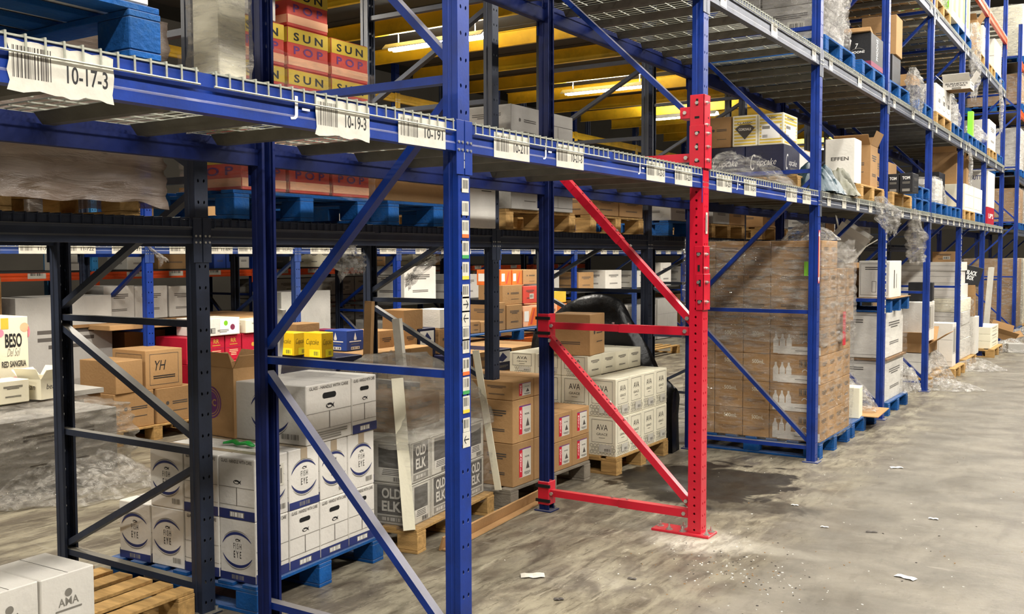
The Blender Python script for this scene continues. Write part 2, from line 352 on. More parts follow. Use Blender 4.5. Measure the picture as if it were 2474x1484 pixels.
def d_hand(c,hole=True,strip=True):
    s=min(c.w,c.h)
    c.text('GLASS - HANDLE WITH CARE',0,c.h*.44,c.w*.86,c.h*.055,'ink_soft',.01)
    if hole: c.rect(0,c.h*.29,s*.27,s*.10,'dark_hole'); c.disc(-s*.13,c.h*.29,s*.05,'dark_hole',12); c.disc(s*.13,c.h*.29,s*.05,'dark_hole',12)
    c.dy=c.h*.11; d_fish(c,s*.09); c.dy=0
    c.rect(0,c.h*.02,c.w*.98,.0025,'ink_grey'); c.rect(0,-c.h*.13,.004,c.h*.3,'ink_soft'); c.rect(0,-c.h*.27,c.w*.98,.0025,'ink_grey')
    if strip: c.rect(0,-c.h*.42,c.w*.99,c.h*.155,'ink_navy'); c.rect(0,-c.h*.42,c.w*.4,c.h*.09,'ink_grey'); c.bars(0,-c.h*.42,c.w*.36,c.h*.07,'ink_white',14)
    else: c.lines(.0,-c.h*.38,c.w*.8,c.h*.16,4,'ink_grey')
def d_eyecode(c):
    d_eye(c); c.rect(0,c.h*.16,c.w*.72,c.h*.36,'sticker'); c.bars(0,c.h*.14,c.w*.62,c.h*.25,'ink_soft',20); c.lines(0,c.h*.31,c.w*.55,c.h*.04,1,'ink')
def d_elk(c,side=0):
    c.frame(0,0,c.w*.96,c.h*.96,.004,'ink_grey')
    if side==0:
        c.rect(0,c.h*.1,c.w*.74,c.h*.7,'elk_grey'); c.text('OLD',0,c.h*.26,c.w*.5,c.h*.25,'grey_lt',.03); c.text('ELK',0,-c.h*.05,c.w*.5,c.h*.25,'grey_lt',.03)
        c.rect(0,-c.h*.36,c.w*.74,c.h*.15,'ink_grey'); c.bars(0,-c.h*.36,c.w*.5,c.h*.08,'grey_lt',10)
    else:
        c.rect(0,c.h*.14,c.w*.66,c.h*.55,'elk_grey'); c.rect(.0,-c.h*.24,c.w*.6,c.h*.2,'grey_lt'); c.lines(0,-c.h*.24,c.w*.5,c.h*.16,4,'ink_soft',5); c.bars(c.w*.2,-c.h*.4,c.w*.3,c.h*.1,'ink_soft',10)
M['grey_lt']=mat('grey_lt','#c9c5bb',.7)
def d_noel(c):
    c.rect(.02,.0,c.w*.56,c.h*.66,'sticker'); c.rect(.02,c.h*.335,c.w*.56,c.h*.03,'ink_purple'); c.rect(.02-c.w*.21,0,c.w*.15,c.h*.64,'ink_red')
    c.text('N\nO\nE\nL',.02-c.w*.21,c.h*.03,c.w*.08,c.h*.44,'ink_white',.02); c.poly([(.03,-c.h*.15),(.03+c.w*.17,-c.h*.15),(.03+c.w*.085,c.h*.05)],'ink_soft')
    c.text('NOEL',.03+c.w*.06,c.h*.14,c.w*.22,c.h*.04,'ink'); c.lines(.03+c.w*.06,-c.h*.25,c.w*.3,c.h*.08,3,'ink_soft')
def d_ava(c):
    s=min(c.w,c.h); c.frame(0,c.h*.14,c.w*.76,c.h*.6,.003,'ink_grey')
    c.text('AVA',0,c.h*.24,c.w*.42,c.h*.15,'ink_soft',0); c.text('GRACE',0,c.h*.06,c.w*.4,c.h*.06,'ink_soft',0); c.rect(0,-.01,c.w*.22,.003,'ink_soft')
    r=s*.062
    for i in range(-3,4):
        for j in range(3):
            x=i*r*2.05+(j%2)*r; y=-c.h*.24-j*r*1.75
            if abs(x)<c.w*.46 and y>-c.h*.47: c.ring(x,y,r,r*.22,'ink_grey',6,30,390)
    c.rect(c.w*.12,-c.h*.3,c.w*.45,c.h*.2,'sticker'); c.bars(c.w*.2,-c.h*.34,c.w*.22,c.h*.07,'ink_soft',12)
def d_500(c):
    c.text('500mL',c.w*.08,c.h*.22,c.w*.46,c.h*.14,'cream_board',.01); c.lines(0,-c.h*.2,c.w*.7,c.h*.12,3,'kraft_in')
def d_bott(c):
    c.rect(c.w*.08,-c.h*.33,c.w*.84,c.h*.28,'white_board'); 
    for i in range(3):
        x=-c.w*.38+i*c.w*.13; c.poly([(x-c.w*.055,-c.h*.45),(x+c.w*.055,-c.h*.45),(x+c.w*.055,c.h*.02),(x+c.w*.02,c.h*.14),(x+c.w*.02,c.h*.24),(x-c.w*.02,c.h*.24),(x-c.w*.02,c.h*.14),(x-c.w*.055,c.h*.02)],'white_board')
    c.frame(c.w*.27,c.h*.22,c.w*.36,c.h*.26,.004,'ink_soft'); c.bars(c.w*.27,c.h*.22,c.w*.33,c.h*.18,'ink_soft',9,3); c.ring(c.w*.2,-c.h*.08,c.w*.06,c.w*.015,'white_board',10,0,180); c.lines(c.w*.2,-c.h*.34,c.w*.4,c.h*.05,1,'ink_grey')
def d_moon(c):
    c.text('7',-.01,c.h*.12,c.w*.12,c.h*.16,'ink_white',0,.2); c.text('MOONS',0,-c.h*.06,c.w*.52,c.h*.07,'ink_white'); c.ring(0,-c.h*.1,c.w*.3,.004,'ink_grey',16,20,160,c.h*.16); c.rect(0,-c.h*.42,c.w*.99,c.h*.15,'plum_board')
def d_moonv(c): c.text('7MOONS',0,c.h*.08,c.w*.14,c.h*.66,'ink_white',0,0,True); c.rect(0,-c.h*.42,c.w*.99,c.h*.15,'plum_board')
def T_(s,w=.6,h=.2,m='ink',v=0,bold=.02,shear=0,extra=None):
    def f(c):
        c.text(s,0,c.h*v,c.w*w,c.h*h,m,bold,shear)
        if extra: extra(c)
    return f
def d_cord(c):
    for i in range(9): c.rect(0,c.h*(-.42+i*.105),c.w*.86,c.h*.05,'mustard_board')
    c.text('CLASSIC',0,c.h*.25,c.w*.6,c.h*.07,'ink_soft'); c.poly([(-c.w*.4,c.h*.08),(0,-c.h*.28),(c.w*.4,c.h*.08),(c.w*.2,c.h*.2),(-c.w*.2,c.h*.2)],'ink_soft'); c.text('CORDIALS',0,c.h*.05,c.w*.5,c.h*.08,'ink_white',.03)
def d_cord2(c):
    for i in range(9): c.rect(0,c.h*(-.42+i*.105),c.w*.86,c.h*.05,'mustard_board')
    c.text('CLASSIC',0,c.h*.36,c.w*.5,c.h*.07,'ink_soft'); c.rect(0,-c.h*.08,c.w*.72,c.h*.44,'ink_white'); c.rect(-c.w*.18,c.h*.06,c.w*.3,c.h*.1,'ink_grey'); c.bars(-c.w*.22,-c.h*.22,c.w*.2,c.h*.1,'ink',12)
def d_cup(c):
    c.text('C',-c.w*.3,-c.h*.02,c.w*.13,c.h*.5,'ink_white',-.01,.35); c.text('upcake',c.w*.06,-c.h*.05,c.w*.5,c.h*.26,'ink_white',-.01,.35); c.text('VINEYARDS',c.w*.08,-c.h*.22,c.w*.4,c.h*.06,'ink_grey'); c.text('SIGNATURE SWEETS',0,-c.h*.38,c.w*.75,c.h*.05,'ink_gold')
def d_beso(c):
    s=min(c.w,c.h); c.disc(-c.w*.44,c.h*.3,s*.13,'pink_board'); c.disc(c.w*.38,c.h*.36,s*.15,'peach_board'); c.rect(-c.w*.28,c.h*.42,c.w*.25,c.h*.14,'mustard_board'); c.disc(c.w*.42,-c.h*.36,s*.2,'peach_board'); c.disc(-.0,-c.h*.33,s*.16,'pink_board')
    c.text('BESO',0,c.h*.2,c.w*.56,c.h*.18,'ink',.03); c.text('Del Sol',0,c.h*.05,c.w*.44,c.h*.1,'ink_grey',-.01,.4); c.text('RED SANGRIA',0,-c.h*.1,c.w*.82,c.h*.08,'ink_soft',.03)
    for x in(-.36,.34): c.ring(c.w*x,-c.h*.34,s*.08,s*.015,'ink',18); c.disc(c.w*x,-c.h*.34,s*.035,'ink',8)
def d_sun(c):
    c.rect(0,c.h*.3,c.w*.99,c.h*.36,'mustard_board'); c.text('S U N',0,c.h*.28,c.w*.72,c.h*.2,'ink',.03); c.text('P O P',0,-.01,c.w*.72,c.h*.2,'ink_purple',.02); c.rect(0,-c.h*.32,c.w*.99,c.h*.2,'peach_board')
def d_rr(c): c.text('RR',0,c.h*.28,c.w*.34,c.h*.17,'ink_gold',.02); c.lines(0,c.h*.12,c.w*.5,c.h*.06,1,'ink_gold'); c.rect(0,0,c.w*.98,.003,'plum_board'); c.lines(0,-c.h*.2,c.w*.55,c.h*.26,4,'peach_board')
def d_crest(c): c.disc(0,.01,c.h*.09,'ink_gold',8); c.lines(0,-c.h*.2,c.w*.3,c.h*.05,1,'ink_gold'); c.lines(0,-c.h*.4,c.w*.3,c.h*.06,1,'ink_white')
def d_crestlab(c): d_crest(c); c.rect(-c.w*.3,c.h*.02,c.w*.18,c.h*.46,'sticker'); c.lines(-c.w*.3,c.h*.02,c.w*.14,c.h*.36,6,'ink')
def d_tall(c): c.bars(0,c.h*.1,c.w*.86,c.h*.55,'ink_grey',4,8); c.frame(0,c.h*.1,c.w*.9,c.h*.6,.004,'ink_soft')
def d_circ(c):
    for i in range(3): x=c.w*(-.31+i*.31); c.ring(x,-c.h*.05,c.w*.13,.008,'ink_grey',20,0,360,c.h*.28); c.text('500',x,-c.h*.05,c.w*.13,c.h*.16,'ink_soft'); c.rect(x+c.w*.155,0,.006,c.h*.95,'ink_soft')
def d_green(c):
    for i in range(4): c.rect(c.w*(-.375+i*.25),c.h*.08,c.w*.13,c.h*.82,'green_board')
def d_yh(c): c.frame(0,0,c.w*.78,c.h*.8,.004,'ink_soft'); c.text('YH',-c.w*.1,c.h*.1,c.w*.3,c.h*.25,'ink',0,.3); c.lines(0,-c.h*.2,c.w*.6,c.h*.1,2,'ink'); 
def d_dc(c):
    s=c.w*.36
    c.disc(-c.w*.3,-.01,s,'ink_purple',30); c.ring(-c.w*.3,-.01,s*.9,.006,'kraft',30); c.ring(-c.w*.3,-.01,s*.74,.005,'kraft',30); c.text('DC',-c.w*.26,-.01,s*.8,s*.45,'kraft',.03)
def d_crown(c):
    s=min(c.w,c.h); c.disc(0,c.h*.18,s*.07,'ink_grey',14); c.text('AMA',0,c.h*.04,c.w*.38,c.h*.13,'ink_grey',.01); c.lines(0,-c.h*.09,c.w*.5,c.h*.06,1,'ink_grey'); c.lines(0,-c.h*.28,c.w*.42,c.h*.12,1,'ink_soft')
def d_yc(c):
    c.text('Cupcake',-.0,c.h*.1,c.w*.7,c.h*.28,'ink',-.01,.35); c.rect(c.w*.12,-c.h*.32,c.w*.6,c.h*.3,'lemon'); c.bars(c.w*.2,-c.h*.33,c.w*.25,c.h*.16,'ink_soft',10)
mat('lemon','#fff02a',.5)
def d_horse(c): c.poly([(-.02,c.h*.1),(0,c.h*.4),(.02,c.h*.1),(.015,c.h*.02),(-.015,c.h*.02)],'ink_white'); c.lines(0,-c.h*.05,c.w*.7,c.h*.1,1,'ink_white'); c.lines(0,-c.h*.18,c.w*.5,c.h*.06,2,'ink_grey'); c.rect(c.w*.0,-c.h*.38,c.w*.5,c.h*.14,'ink_white'); c.bars(0,-c.h*.38,c.w*.46,c.h*.1,'ink',14)
def d_swirl(c): c.rect(0,c.h*.15,c.w*.8,c.h*.5,'ink_white'); c.poly([(-c.w*.3,0),(0,c.h*.35),(c.w*.25,c.h*.1),(0,-.02)],'ink_navy'); c.lines(0,-c.h*.3,c.w*.6,c.h*.12,3,'ink_grey')
def d_foot(c): c.ring(.0,c.h*.05,c.w*.1,c.w*.05,'cream_board',12,60,-120,c.h*.25); c.disc(c.w*.03,c.h*.32,c.w*.06,'cream_board',10)
def d_orng(c): c.poly([(-c.w*.2,-c.h*.45),(c.w*.45,-c.h*.45),(c.w*.45,c.h*.4),(c.w*.1,c.h*.4)],'orange_board'); c.poly([(-.02,-c.h*.4),(c.w*.1,-c.h*.4),(c.w*.3,c.h*.35),(c.w*.22,c.h*.35)],'coral_board'); c.rect(-c.w*.28,0,c.w*.3,c.h*.5,'ink_white')
def d_fru(c): c.rect(c.w*.22,.0,c.w*.5,c.h*.9,'ink_white'); c.disc(c.w*.12,c.h*.2,c.h*.15,'green_board',12); c.disc(c.w*.3,-c.h*.05,c.h*.18,'plum_board',9); c.lines(c.w*.05,-c.h*.25,c.w*.3,c.h*.2,3); c.frame(-c.w*.28,-c.h*.2,c.w*.24,c.h*.3,.004,'ink'); c.bars(-c.w*.28,-c.h*.2,c.w*.2,c.h*.22,'ink',9)
def d_box2(c): c.frame(0,0,c.w*.9,c.h*.86,.004,'ink_grey'); c.lines(0,c.h*.3,c.w*.6,c.h*.1,2,'ink_soft'); c.frame(0,-c.h*.2,c.w*.14,c.h*.3,.004,'ink_soft')
def d_vert(c): c.bars(-c.w*.1,0,c.w*.1,c.h*.5,'ink_soft',3); c.bars(c.w*.08,-.02,c.w*.05,c.h*.4,'ink_grey',2)
def d_lab(c): d_lines(c); c.rect(c.w*.1,-c.h*.1,c.w*.3,c.h*.3,'sticker'); c.bars(c.w*.1,-c.h*.1,c.w*.24,c.h*.18,'ink',12)
DES={k[2:]:v for k,v in list(globals().items()) if k.startswith('d_')}
DES.update(eyes=lambda c:d_eye(c,True),handn=lambda c:d_hand(c,False),handp=lambda c:d_hand(c,True,False),elk2=lambda c:d_elk(c,1),
  tom=T_('TOM',.6,.16,'ink_white',.25,.03,0,lambda c:(c.lines(0,.0,c.w*.6,c.h*.12,2,'ink_grey'),c.rect(0,-c.h*.38,c.w*.6,c.h*.14,'ink_grey'))),
  burn=T_("BURNETT'S\nFLAVORS",.8,.5,'ink',.1,.02,0,lambda c:c.rect(.0,-c.h*.36,c.w*.34,c.h*.26,'ink_grey')),effen=T_('EFFEN',.6,.08,'ink_soft',.05,.02),
  sutt=T_('SUTTER',.8,.12,'ink_navy',.33,.02),ups=T_("UP'S",.7,.3,'ink_white',.0,.02),mtn=lambda c:(c.poly([(-.05,0),(0,c.h*.3),(.05,0)],'ink_white'),c.lines(0,-c.h*.15,c.w*.4,c.h*.14,2,'ink_white')),
  bean=T_('bean',.5,.26,'ink_soft',.1,0,.2),black=T_('BLACK\nBOX',.5,.5,'ink_white',0,.03),bat=T_('BATCH',.6,.3,'ink_soft',.1,.02),sang=T_('SANGRIA',.7,.2,'ink_soft',0))
_C={}
def carton_mesh(w,d,h,m,df,dr,top='tape',openf=0):
    k=(round(w,3),round(d,3),round(h,3),m,df,dr,top,openf)
    if k in _C: return _C[k]
    mb=MB()
    if openf==0:
        mb.box((0,0,h/2),(w,d,h),m,bev=.004)
        cs=canvases(mb,w,d,h)
        t=cs['T']
        if w>=d: t.rect(0,0,w*.995,.0025,'ink_soft'); top and t.rect(0,0,w*.99,.05,top)
        else: t.rect(0,0,.0025,d*.995,'ink_soft'); top and t.rect(0,0,.05,d*.99,top)
        if top:
            for a in('F','R'):
                c=cs[a]
                if (a=='R')==(w>=d): c.rect(0,c.h/2-.03,.05,.06,top)
    else:
        t=.006
        mb.box((0,0,.004+t/2),(w-.01,d-.01,t),'kraft_in')
        for sx in(-1,1): mb.box((sx*(w/2-t/2),0,h/2),(t,d,h),m)
        for sy in(-1,1): mb.box((0,sy*(d/2-t/2),h/2),(w-2*t,t,h),m)
        fl=min(w,d)*.42
        for sx in(-1,1):
            a=R_.uniform(.5,1.2); mb.box((sx*(w/2+math.cos(a)*fl/2),0,h+math.sin(a)*fl/2),(fl,d*.98,.005),m,Matrix.Rotation(-sx*a,3,'Y'))
        for sy in(-1,1):
            a=R_.uniform(.6,1.3); mb.box((0,sy*(d/2+math.cos(a)*fl/2),h+math.sin(a)*fl/2),(w*.98,fl,.005),m,Matrix.Rotation(sy*a,3,'X'))
        cs=canvases(mb,w,d,h)
    if df: DES[df](cs['F']); DES[df](cs['B'])
    if dr: DES[dr](cs['R']); DES[dr](cs['L'])
    me=mb.mesh('carton'); _C[k]=me; return me
def carton(w,d,h,loc,rz=0,m='kraft',f=None,r=None,label='',group=None,top='tape',op=0,tilt=None,name='carton',cat='box'):
    me=carton_mesh(w,d,h,m,f,r,top,op); 
    if name=='carton':
        if any(t in label for t in('eye-logo','OLD ELK','AVA','NOEL','wine','SUN POP')): name,cat='wine_carton','wine box'
        elif 'bottle carton' in label: name,cat='bottle_carton','bottle box'
        elif 'tray' in label: name,cat='carton_tray','tray'
    o=link(name,me,None,loc,(tilt[0],tilt[1],rz) if tilt else (0,0,rz)); return tag(o,label,cat,group)
# box placed by its front right vertical edge: left / corner / right picture columns and the row of its top
def _geo(xf,yf,zb,L,C,R,top,w,d,h):
    if yf is None: q=onX(C,700,xf); yf=q.y
    else: q=onY(C,700,yf); xf=q.x
    if top is not None: h=onX(C,top,xf).z-zb
    if L is not None: w=xf-onY(L,700,yf).x
    if R is not None: d=onX(R,700,xf).y-yf
    return xf,yf,max(w,.06),max(d,.06),max(h,.04)
def boxp(zb,L,C,R,top,xf=None,yf=None,w=.3,d=.4,h=.3,**k):
    xf,yf,w,d,h=_geo(xf,yf,zb,L,C,R,top,w,d,h)
    w,d,h=round(w,3)-.006,round(d,3)-.006,round(h,3)-.003
    return carton(w,d,h,(xf-w/2,yf+d/2,zb+.001),**k)
# ---------------------------------------------------------------- pallets
def _pal(w,d,m,m2=None):
    m2=m2 or m; parts=[]; h=.143
    def one(n,f): mb=MB(); f(mb); parts.append((n,mb.mesh(n)))
    for i in range(7):
        x=-w/2+.05+(w-.1)*i/6; one('deck_board',lambda mb,x=x:mb.box((x,0,h-.009),(.09 if i in(0,6) else .1,d,.018),m,bev=.002))
    for j in(-1,0,1): one('stringer_board',lambda mb,j=j:mb.box((0,j*(d/2-.05),h-.028),(w,.1,.018),m2,bev=.002))
    for i in(-1,0,1):
        for j in(-1,0,1): one('block',lambda mb,i=i,j=j:mb.box((i*(w/2-.07),j*(d/2-.05),.018+.0445),(.14,.1,.087),m2,bev=.003))
    for j in(-1,0,1): one('bottom_board',lambda mb,j=j:mb.box((0,j*(d/2-.05),.009),(w,.1,.018),m2,bev=.002))
    return parts
_PL={}
def pallet(loc,rz=0,m='pallet_blue',w=1.2,d=1.0,label='',group=None,parts=True):
    k=(round(w,2),round(d,2),m,parts)
    if k not in _PL:
        ps=_pal(w,d,m)
        if not parts:
            # joined version for the far ones
            mb=MB()
            for n,me in ps: mb.add([v.co for v in me.vertices],[tuple(p.vertices) for p in me.polygons],m)
            ps=mb.mesh('pallet')
        _PL[k]=ps
    if not parts: return tag(link('pallet',_PL[k],None,loc,(0,0,rz)),label,'pallet',group)
    e=empty('pallet',loc,rz)
    for n,me in _PL[k]: link(n,me,e)
    return tag(e,label,'pallet',group)
def palp(zb,L,C,R,xf=None,yf=None,w=1.2,d=1.0,**k):
    xf,yf,w,d,h=_geo(xf,yf,zb,L,C,R,None,w,d,.14); return pallet((xf-w/2,yf+d/2,zb),0,w=w,d=d,**k)
# ---------------------------------------------------------------- soft things
def shell(w,d,z0,z1,loc,rz=0,m='film',label='',group=None,amp=.012,seed=0,taper=(0,0),roof=True,name='stretch_wrap',cat='plastic wrap',flare=0,nz=60,lab=True):
    pr=[];n=34 if nz>20 else 12
    cs=[(-w/2,-d/2),(w/2,-d/2),(w/2,d/2),(-w/2,d/2)]
    for k in range(4):
        a=cs[k];b=cs[(k+1)%4]
        for i in range(n): t=i/n; pr.append((a[0]+(b[0]-a[0])*t,a[1]+(b[1]-a[1])*t))
    K=len(pr); vs=[];fs=[]
    for j in range(nz+1):
        s=j/nz; z=z0+(z1-z0)*s; tx=1-taper[0]*s**2; ty=1-taper[1]*s**2; fl=1+flare*max(0,1-s*5)
        for i,(x,y) in enumerate(pr):
            q=Vector((x*3,y*3,z*3+seed*7.1)); o=noise.noise(q*1.7)*amp*1.2+noise.noise(Vector((x*9,y*9,z*30+x*6+seed)))*amp*.9
            l=math.hypot(x,y); vs.append((x*tx*fl+x/l*(o+amp),y*ty*fl+y/l*(o+amp),z+ (noise.noise(q*2+Vector((9,0,0)))*.04 if j in(0,nz) else 0)))
    for j in range(nz):
        for i in range(K): fs.append((j*K+i,j*K+(i+1)%K,(j+1)*K+(i+1)%K,(j+1)*K+i))
    if roof:
        c=len(vs); vs.append((0,0,z1+.01))
        for i in range(K): fs.append((nz*K+i,nz*K+(i+1)%K,c))
    mb=MB(); mb.add(vs,fs,m); o=mb.obj(name,smooth=True); o.location=loc; o.rotation_euler=(0,0,rz)
    return tag(o,label,cat,group) if lab else o
def heap(w,d,h,loc,rz=0,m='film_white',label='',group=None,seed=0,name='plastic_heap',cat='plastic wrap',rag=1.0,n=52,fold=3.5):
    vs=[];fs=[]
    for j in range(n+1):
        for i in range(n+1):
            x=-1+2*i/n;y=-1+2*j/n; r=math.sqrt(x*x+y*y); 
            k=max(abs(x),abs(y))/r if r>0 else 1
            x2,y2=x*k,y*k; rr=math.hypot(x2,y2)
            e=1+rag*.35*noise.noise(Vector((math.atan2(y,x)*2,seed,0)))
            z=max(0,1-rr**2.2)*h*(.8+.5*noise.noise(Vector((x*1.5,y*1.5,seed))))
            q=Vector((x*fold,y*fold,seed*3.3)); z+=h*(.38*(.5-abs(noise.noise(q*1.3)))+.2*(.4-abs(noise.noise(q*3.1))))*(1.15-rr)+.004
            vs.append((x2*w/2*e+.02*noise.noise(q*2),y2*d/2*e+.02*noise.noise(q*2+Vector((5,0,0))),max(z,.002)))
    for j in range(n):
        for i in range(n): a=j*(n+1)+i; fs.append((a,a+1,a+n+2,a+n+1))
    mb=MB(); mb.add(vs,fs,m); o=mb.obj(name,smooth=True); o.location=loc; o.rotation_euler=(0,0,rz); return tag(o,label,cat,group)
def rag(pts,ws,m='film_white',label='',group=None,seed=0,name='plastic_rag',cat='plastic wrap'):
    # a hanging twist of film: flattened tube with folds, ragged lower end
    vs=[];fs=[];n=28; P=[Vector(p) for p in pts]; L=[]
    for a in range(len(P)-1):
        for t in range(8): L.append((P[a].lerp(P[a+1],t/8),ws[a]+(ws[a+1]-ws[a])*t/8))
    L.append((P[-1],ws[-1]))
    for j,(p,w) in enumerate(L):
        for i in range(n):
            a=2*math.pi*i/n; q=Vector((math.cos(a)*3.2,math.sin(a)*3.2,j*.22+seed*5)); k=1+.9*noise.noise(q*1.3)-.5*abs(noise.noise(q*3))
            dz=noise.noise(Vector((i*1.7,seed,0)))*.12 if j>=len(L)-2 else 0
            vs.append((p.x+math.cos(a)*w*k*.5,p.y+math.sin(a)*w*k*.5*.8,p.z+dz))
    for j in range(len(L)-1):
        for i in range(n): fs.append((j*n+i,j*n+(i+1)%n,(j+1)*n+(i+1)%n,(j+1)*n+i))
    mb=MB(); mb.add(vs,fs,m); o=mb.obj(name,smooth=True); return tag(o,label,cat,group)
# ================================================================ THE SETTING
S=2.52; D=1.157; XB=-1.512; DB=1.181; L1,L2,L3,L4=2.142,3.285,4.69,5.70; LB1=1.795
def plane(name,c,sz,m):
    mb=MB(); mb.box(c,sz,m); return struct(name,mb)
plane('floor',(-6,12,-.05),(34,52,.1),'concrete')
plane('ceiling',(-6,12,9.05),(34,52,.1),'roof')
plane('wall_left',(-23.05,12,4.5),(.1,52,9),'wall_paint'); plane('wall_right',(11.05,12,4.5),(.1,52,9),'wall_paint')
plane('wall_far',(-6,38.05,4.5),(34,.1,9),'wall_paint'); plane('wall_near',(-6,-14.05,4.5),(34,.1,9),'wall_paint')
for i,(lx,lz,y) in enumerate([(1.55,8.42,y) for y in AISLE]+[(4.9,7.42,y) for y in AISLE]):
    e=empty('aisle_light_fixture',(lx,y,lz)); mb=MB(); mb.box((0,0,.05),(.42,2.3,.08),'zinc'); mb.obj('housing',e)
    mb=MB(); [mb.box((x,0,-.01),(.05,2.2,.03),'tube_glow') for x in(-.12,0,.12)]; mb.obj('tube',e)
    mb=MB(); [mb.rod((0,s,.09),(0,s,8.99-lz),.008,'zinc') for s in(-.9,.9)]; mb.obj('hanger',e)
    tag(e,'long fluorescent fixture hung high over the drive aisle','lamp','fluorescent fixtures over the drive aisle')
for i,(x,y) in enumerate(MEZ):
    e=empty('tube_light_fixture',(x,y,3.97)); mb=MB(); mb.prism((-.64,0,0),(.64,0,0),[(-.11,-.02),(-.05,.035),(.05,.035),(.11,-.02),(.1,-.025),(.04,.025),(-.04,.025),(-.1,-.025)],'zinc'); mb.obj('reflector',e)
    for s in(-.035,.035): mb=MB(); mb.rod((-.6,s,-.02),(.6,s,-.02),.016,'tube_glow',10); mb.obj('tube',e)
    mb=MB(); [mb.rod((a,0,.03),(a,0,.27),.006,'zinc') for a in(-.5,.5)]; mb.obj('hanger',e)
    n={3:'glowing tube lamp under the yellow beams behind the tall near blue post',4:'glowing tube lamp under the yellow beams left of the long blue diagonal brace',5:'glowing tube lamp just left of the top of the red post',6:'small bright tube lamp far off beside the post beyond the red one'}.get(i,'tube lamp fixed under the mezzanine over the side aisle')
    tag(e,n,'lamp',None if i>2 else 'mezzanine tube lamps left of the view')
# mezzanine above the side aisle: yellow joists and dark deck
for k in range(22):
    y=-5.6+1.17*k
    mb=MB(); mb.prism((-6.05,y,4.155),(-2.75,y,4.155),[(-.028,-.085),(.012,-.085),(.012,-.078),(-.022,-.078),(-.022,.078),(.012,.078),(.012,.085),(-.028,.085)],'yellow_steel'); o=mb.obj('ceiling_joist')
    tag(o,'yellow steel joist carrying the dark mezzanine deck','beam','yellow steel joists under the mezzanine')
mb=MB(); mb.box((-4.4,7.2,4.27),(3.2,27,.05),'deck_dark')
for i in range(46): mb.box((-4.4,-6+.6*i,4.243),(3.2,.12,.006),'deck_dark')
tag(mb.obj('mezzanine_deck'),'dark mezzanine deck lying on the yellow joists','platform')
